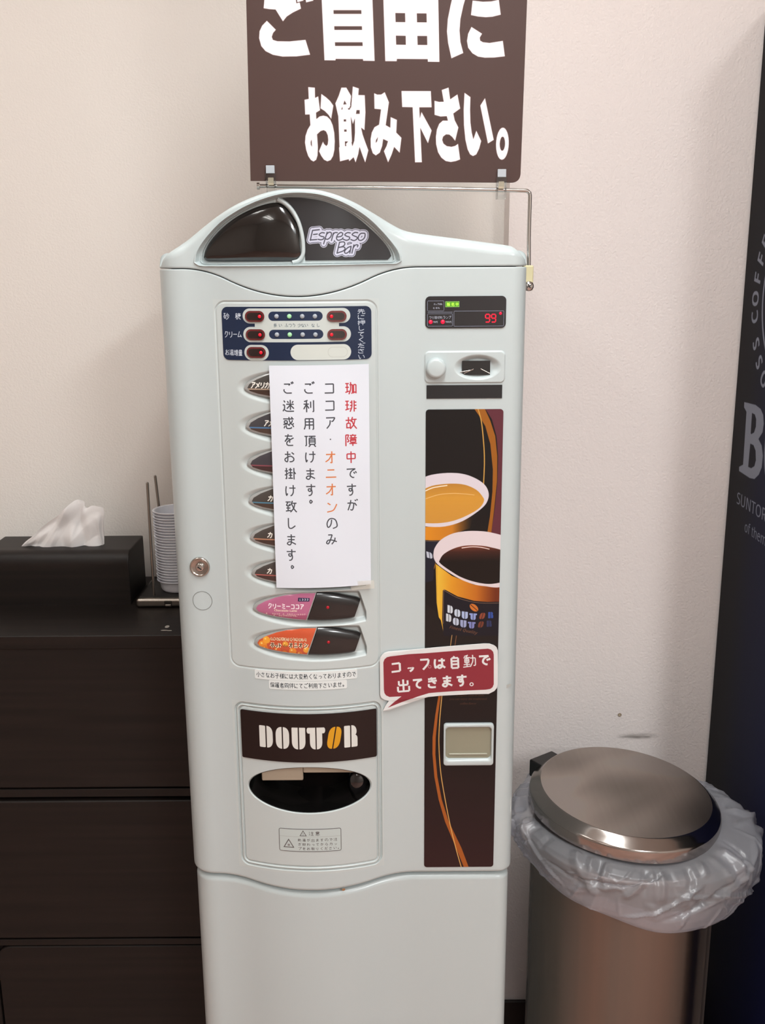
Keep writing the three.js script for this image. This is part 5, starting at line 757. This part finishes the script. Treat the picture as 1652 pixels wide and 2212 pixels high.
// ---------------------------------------------------------------- dark blue vending machine on the right, seen from its side
{
  const sx = onX(1580, 900, 1).x && onZ(1580, 900, WALL + 0.01).x, top = onX(1638, 28, sx).y, t = thing('vending_machine', 'tall black and navy drinks vending machine with silver lettering at the right edge', 'vending machine');
  const zB = WALL + 0.012, zF2 = zB + 0.47, x1 = sx + 1.0, navy = phys(0x0b0b10, 0.6, { specularIntensity: 0.4 });
  const B = (n, a, b, c, d, e, f, m, r = 0.004, l) => { const g = boxM(b - a, d - c, f - e, r); g.translate((a + b) / 2, (c + d) / 2, (e + f) / 2); return part(n, g, m, t, l); };
  B('cabinet', sx + 0.003, x1, 0.06, top, zB, zF2 - 0.08, navy, 0.005); B('door', sx + 0.001, x1, 0.06, top, zF2 - 0.076, zF2, navy, 0.008); B('plinth', sx + 0.02, x1 - 0.02, 0.001, 0.06, zB + 0.02, zF2 - 0.03, std(0x0c0c0d, 0.6));
  const zA = zB + 0.004, zE = zA + 0.386, pw = zE - zA, y0 = 0.07, y1 = top - 0.005, ppm = 1050, [cv, g] = newCanvas(pw * ppm, (y1 - y0) * ppm);
  const M = (px, py) => { const p = onX(px, py, sx); return [(p.z - zA) * ppm, (y1 - p.y) * ppm]; };
  const gr = g.createLinearGradient(0, 0, cv.width, 0); gr.addColorStop(0, '#141316'); gr.addColorStop(0.16, '#131319'); gr.addColorStop(0.34, '#0c1028'); gr.addColorStop(1, '#0b1445'); g.fillStyle = gr; g.fillRect(0, 0, cv.width, cv.height);  // grey-black to navy gradient puts uneven reflected light into the panel colour
  // ring of letters round the emblem
  const silver = '#7d808c', P = [M(1627, 690), M(1651, 520), M(1651, 830)];
  const [a, b, c] = P, dd = 2 * (a[0] * (b[1] - c[1]) + b[0] * (c[1] - a[1]) + c[0] * (a[1] - b[1])), s2 = (p) => p[0] * p[0] + p[1] * p[1];
  const ux = (s2(a) * (b[1] - c[1]) + s2(b) * (c[1] - a[1]) + s2(c) * (a[1] - b[1])) / dd, uy = (s2(a) * (c[0] - b[0]) + s2(b) * (a[0] - c[0]) + s2(c) * (b[0] - a[0])) / dd, rad = Math.hypot(a[0] - ux, a[1] - uy);
  const fs = M(1630, 660)[1] - M(1630, 615)[1]; g.fillStyle = silver; g.textAlign = 'center'; g.textBaseline = 'middle';
  const ang = (p) => Math.atan2(p[1] - uy, p[0] - ux);
  const put = (ch, px, py) => { const q = M(px, py), an = ang(q); g.save(); g.translate(ux + Math.cos(an) * rad, uy + Math.sin(an) * rad); g.rotate(an + Math.PI / 2); g.font = 'bold ' + fs * 1.15 + 'px sans-serif'; g.fillText(ch, 0, 0); g.restore(); };
  put('C', 1625, 686); put('O', 1629, 645); put('F', 1637, 603); put('F', 1643, 563); put('E', 1650, 525); put('S', 1634, 738); put('S', 1640, 776); put('O', 1649, 812);
  { const e = (ang(M(1650, 525)) + Math.PI * 2) % (Math.PI * 2); ['E'].forEach((ch, i) => { const an = e + 0.2 * (i + 1); g.save(); g.translate(ux + Math.cos(an) * rad, uy + Math.sin(an) * rad); g.rotate(an + Math.PI / 2); g.font = 'bold ' + fs * 1.15 + 'px sans-serif'; g.fillText(ch, 0, 0); g.restore(); }); }
  g.lineWidth = fs * 0.16; g.strokeStyle = silver; g.beginPath(); g.arc(ux, uy, rad - fs * 0.95, 0, 7); g.stroke();
  // large slab letters
  const k = crop(1480, 700, 3.163), F = (pts, col) => fillPoly(g, k(pts).map((p) => M(p[0], p[1])), col);
  const sg = silver; F([[393, 532], [470, 552], [505, 580], [522, 620], [526, 680], [518, 740], [490, 785], [512, 830], [520, 900], [512, 980], [492, 1030], [462, 1060], [430, 1052], [358, 1005], [358, 975], [385, 960], [408, 600], [392, 570]], sg);
  F([[446, 608], [465, 618], [474, 650], [472, 700], [460, 740], [440, 752], [437, 745]], '#0f101a'); F([[434, 818], [456, 828], [470, 865], [472, 930], [462, 970], [440, 985], [420, 975]], '#0f101a');
  g.fillStyle = silver;
  { const q0 = M(1650, 940), q1 = M(1650, 1062), hh = Math.abs(q1[1] - q0[1]); for (const dx of [0, 0.62, 1.2]) { g.save(); g.translate(q0[0] + hh * (0.42 + dx), q0[1] + hh * 0.1); g.scale(0.6, 1); g.font = 'bold ' + hh * 2.1 + 'px serif'; g.fillText(dx ? 'S' : 'O', 0, 0); g.restore(); } }
  { g.textAlign = 'left'; g.textBaseline = 'alphabetic'; const p0 = M(1587, 1087), p1 = M(1651, 1121), hh = Math.abs(M(1590, 1088)[1] - M(1590, 1062)[1]); g.font = hh * 1.36 + 'px sans-serif'; const wd = g.measureText('SUNTOR').width, want = p1[0] - p0[0]; g.save(); g.translate(p0[0], p0[1]); g.scale(want / wd, 1); g.fillText('SUNTORY BOSS is the boss', 0, 0); g.restore();
    const r0 = M(1604, 1147), r1 = M(1651, 1172); g.font = hh * 1.25 + 'px sans-serif'; const w2 = g.measureText('of them').width; g.save(); g.translate(r0[0], r0[1]); g.scale((r1[0] - r0[0]) / w2, 1); g.fillText('of them all since 1992', 0, 0); g.restore(); }
  const pl = new THREE.PlaneGeometry(pw, y1 - y0); pl.rotateY(-Math.PI / 2); pl.translate(sx + 0.0022, (y0 + y1) / 2, (zA + zE) / 2);
  part('side_panel', pl, phys(0xffffff, 0.65, { map: canvasTex(cv), specularIntensity: 0.35 }), t, 'navy side panel with painted reflection gradient and silver letters');
}
renderer.render(scene, camera);
